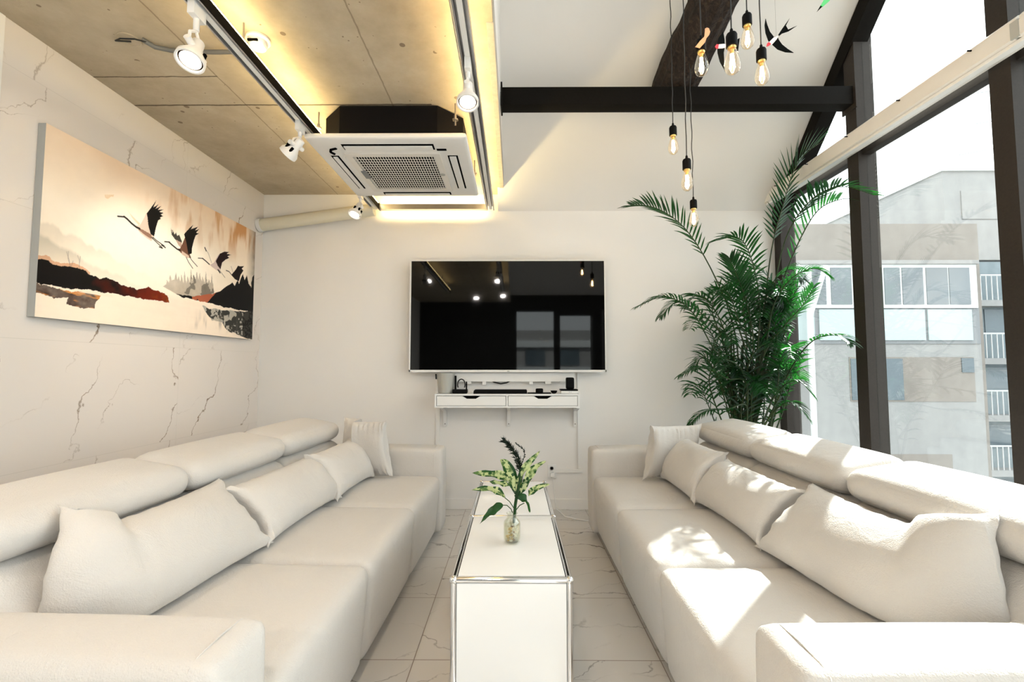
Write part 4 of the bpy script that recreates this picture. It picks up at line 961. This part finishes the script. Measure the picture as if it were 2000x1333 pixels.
line(P1([(490, 415), (515, 438), (560, 475), (585, 485)]), .0055, K_); line(P1([(452, 410), (495, 414)]), .004, K_)
for l_ in ([(638, 545), (660, 590), (695, 642)], [(665, 540), (690, 575), (735, 626)]): line(P1(l_), .003, K_)
poly([(845, 612), (880, 592), (920, 520), (940, 640), (930, 668), (900, 658), (860, 628)], rgb(212, 192, 188))
poly([(895, 580), (930, 515), (970, 497), (1012, 500), (990, 515), (1028, 525), (995, 536), (1012, 552), (980, 566), (950, 592), (936, 650), (912, 620)], rgb(34, 14, 20))
line(P1([(800, 468), (830, 510), (858, 592)]), .003, rgb(190, 178, 165)); line(P1([(800, 462), (812, 490)]), .005, rgb(50, 40, 40))
line(P1([(780, 555), (810, 580), (840, 608)]), .0045, K_); line(P1([(742, 553), (782, 556)]), .003, K_); line(P1([(930, 662), (975, 722)]), .002, K_); line(P1([(915, 655), (932, 680)]), .006, K_)
poly([(1030, 700), (1070, 650), (1088, 618), (1110, 625), (1142, 622), (1120, 645), (1135, 660), (1110, 700), (1095, 755), (1060, 735)], rgb(22, 12, 14))
line(P1([(985, 660), (1010, 670), (1038, 705)]), .0035, K_); line(P1([(1028, 625), (1045, 675)]), .0025, rgb(170, 150, 140))
for a_ in range(9): line(P1([(-5+a_*9-60, 5), (-2+a_*8-60, 25+10*math.sin(a_*.7))]), .002, rgb(214, 170, 100), .6)
img *= (1+(n3-.5)*.05)[..., None]; img = np.clip(img, 0, 1)

o = thing('painting', 'wide canvas painting of cranes flying over misty water on the marble wall', 'painting', (XL+.02, (PY0+PY1)/2, PZ0))
part('canvas_frame', box(nb(), XL+.002, PX-.0008, PY0, PY1, PZ0, PZ1), M['canvas_side'], o, 'grey wrapped canvas edge', smooth=False)
me = bpy.data.meshes.new('painted_canvas')
X = np.full(s.size, PX); Yv = (PY0+s*(PY1-PY0)).ravel(); Zv = (PZ0+t*(PZ1-PZ0)).ravel()
co = np.stack([X, Yv, Zv], 1)-np.array(wpos(o)); idx = np.arange(NX*NZ).reshape(NZ, NX)
q = np.stack([idx[:-1, :-1], idx[1:, :-1], idx[1:, 1:], idx[:-1, 1:]], -1).reshape(-1, 4)
me.from_pydata([], [], []); me.vertices.add(len(co)); me.vertices.foreach_set('co', co.ravel()); me.loops.add(q.size); me.loops.foreach_set('vertex_index', q.ravel()); me.polygons.add(len(q)); me.polygons.foreach_set('loop_start', np.arange(0, q.size, 4)); me.polygons.foreach_set('loop_total', np.full(len(q), 4)); me.update(calc_edges=True)
ca = me.color_attributes.new('paint', 'FLOAT_COLOR', 'POINT'); ca.data.foreach_set('color', np.concatenate([img.reshape(-1, 3), np.ones((NX*NZ, 1))], 1).ravel())
k = NT('painted canvas'); an = k.n('ShaderNodeAttribute', attribute_name='paint'); k.set(Base_Color=an.outputs['Color'], Roughness=.6); k.b.inputs['Specular IOR Level'].default_value = .2
k.bump(k.noise(k.pos(), 500, 2).outputs[0], .1, .002); me.materials.append(k.m)
po = bpy.data.objects.new('painted_canvas', me); COL.objects.link(po); po.parent = o; po['label'] = 'painted picture of four cranes over water'

# ------------------------------------------------------------------ buildings outside
def fbox(u0, u1, v0, v1, Y, Y2, bm=None):
    a, b = at(u0, v1, Y), at(u1, v0, Y); bm = bm or nb()
    return box(bm, a.x, b.x, Y, Y2, a.z, b.z)
GZ = -9.0
def fcol(u0, u1, v0, Y, Y2, z0=GZ):
    a, b = at(u0, v0, Y), at(u1, v0, Y); return box(nb(), a.x, b.x, Y, Y2, z0, a.z)
b0 = thing('apartment_building', 'pale grey concrete apartment building with white framed balcony windows seen through the glass', 'building', (8, 10, GZ))
part('lower_wall', fcol(1440, 1916, 672, 9.8, 13), M['render_light'], b0, smooth=False)
part('tan_wall', fcol(1440, 1908, 438, 10.05, 13.2), M['render_tan'], b0, smooth=False)
part('parapet', fbox(1440, 1912, 508, 516, 9.7, 10.05), M['render_grey'], b0, smooth=False)
# enclosed balcony: frame with panes and panels below
part('balcony_frame', fbox(1490, 1906, 516, 602, 9.75, 10.04), M['upvc'], b0, smooth=False)
for a_, b_ in ((1500, 1556), (1575, 1612), (1625, 1662), (1690, 1722), (1730, 1757), (1765, 1802), (1812, 1850), (1857, 1893)):
    part('window_pane', fbox(a_, b_, 523, 595, 9.735, 9.749), M['pane'], b0, smooth=False)
part('balcony_band', fbox(1490, 1912, 602, 672, 9.78, 10.04), M['trimgrey'], b0, smooth=False)
for a_, b_ in ((1495, 1590), (1602, 1700), (1704, 1806), (1815, 1898)): part('balcony_panel', fbox(a_, b_, 605, 665, 9.755, 9.779), M['aqua'], b0, smooth=False)
for q in ((1662, 1902, 698, 785), (1480, 1560, 698, 785), (1660, 1860, 888, 990)):
    f = part('window_recess', fbox(*q, 9.79, 9.799), M['render_tan'], b0, smooth=False)
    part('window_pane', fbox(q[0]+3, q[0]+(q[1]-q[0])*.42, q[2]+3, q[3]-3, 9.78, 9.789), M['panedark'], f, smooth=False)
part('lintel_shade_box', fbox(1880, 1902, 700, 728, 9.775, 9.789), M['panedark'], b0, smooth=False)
p0, p1 = at(1578, 520, 9.6), at(1580, 900, 9.6)
part('drain_pipe', tube(nb(), [(p0.x, 9.6, GZ), (p0.x, 9.6, p0.z)], .06, 12), M['upvc'], b0)
part('drain_pipe', tube(nb(), [at(1580, 625, 9.6), at(1612, 520, 9.6)], .05, 12), M['upvc'], b0)
b1 = thing('tower_building', 'taller pale block with a slanted left roof edge rising behind the apartment building', 'building', (11, 12, GZ))
a_, c_ = at(1840, 335, 11.5), at(1708, 335, 16.0); zr = a_.z
xk = a_.x; yk = 11.5; xe = 26
part('block_wall', box(nb(), xk, xe, yk, yk+9, GZ, zr), M['render_light'], b1, smooth=False)
part('roof_cap', box(nb(), xk-.05, xe, yk-.05, yk+9, zr, zr+.06), M['upvc'], b1, smooth=False)
def gb(u0, u1, v0, v1, y, y2): return fbox(u0, u1, v0, v1, y, y2)
part('recess', gb(1880, 2120, 372, 428, yk-.02, yk-.001), M['render_grey'], b1, smooth=False)
part('lower_band', gb(1842, 2200, 430, 508, yk-.15, yk-.001), M['render_grey'], b1, smooth=False)
part('side_downpipe', box(nb(), xk-.08, xk-.001, 14.0, 14.15, GZ, zr), M['upvc'], b1, smooth=False)
b2 = thing('balcony_building', 'blue grey block with railed balconies at the right end of the view', 'building', (12, 11, GZ))
part('wall', fcol(1912, 2300, 512, 11.0, 11.45), M['render_blue'], b2, smooth=False)
for v0 in (586, 700, 812, 920):
    part('balcony_slab', fbox(1914, 2300, v0, v0+12, 10.7, 11.0), M['render_light'], b2, smooth=False)
    bm = nb(); a_ = at(1914, v0-48, 10.75); b_ = at(2290, v0, 10.75)
    for x in np.arange(a_.x, b_.x, .13): tube(bm, [(x, 10.75, b_.z), (x, 10.75, a_.z)], .012, 5)
    tube(bm, [(a_.x, 10.75, a_.z), (b_.x, 10.75, a_.z)], .02, 5); part('railing', bm, M['upvc'], b2)
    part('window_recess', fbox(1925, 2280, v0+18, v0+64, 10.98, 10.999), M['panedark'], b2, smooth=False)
an_ = thing('roof_antenna', 'thin television aerial in the white sky beside the right window post', 'antenna', at(1975, 330, 12.5))
for (u0, v0, u1, v1) in ((1905, 242, 2010, 226), (1872, 303, 2010, 278), (1905, 182, 2010, 170)):
    part('aerial_boom', tube(nb(), [at(u0, v0, 12.5), at(u1, v1, 12.5)], .010, 6), M['trimgrey'], an_)
part('mast', tube(nb(), [at(2006, 170, 12.5), at(2006, 345, 12.5)], .02, 6), M['trimgrey'], an_)
rb = thing('street_building', 'banded grey building across the street, seen only as a reflection in the television', 'building', (1.5, -16, GZ))
part('facade', box(nb(), -6, 12, -20, -16, GZ, 3.2), M['render_grey'], rb, smooth=False)
for z in (-.6, .9, 2.3): part('floor_band', box(nb(), -6, 12, -16, -15.8, z, z+.35), M['upvc'], rb, smooth=False)
for x in (.6, 2.4, 4.4): part('window_pane', box(nb(), x, x+1.0, -16, -15.95, 1.35, 2.2), M['panedark'], rb, smooth=False)
o = obj('ground', box(nb(), -60, 80, -60, 90, GZ-.2, GZ), M['asphalt'], smooth=False); o['kind'] = 'structure'; o['label'] = 'unseen street ground far below the window, added to bounce daylight'; o['category'] = 'ground'  # unseen ground plane, added to bounce daylight
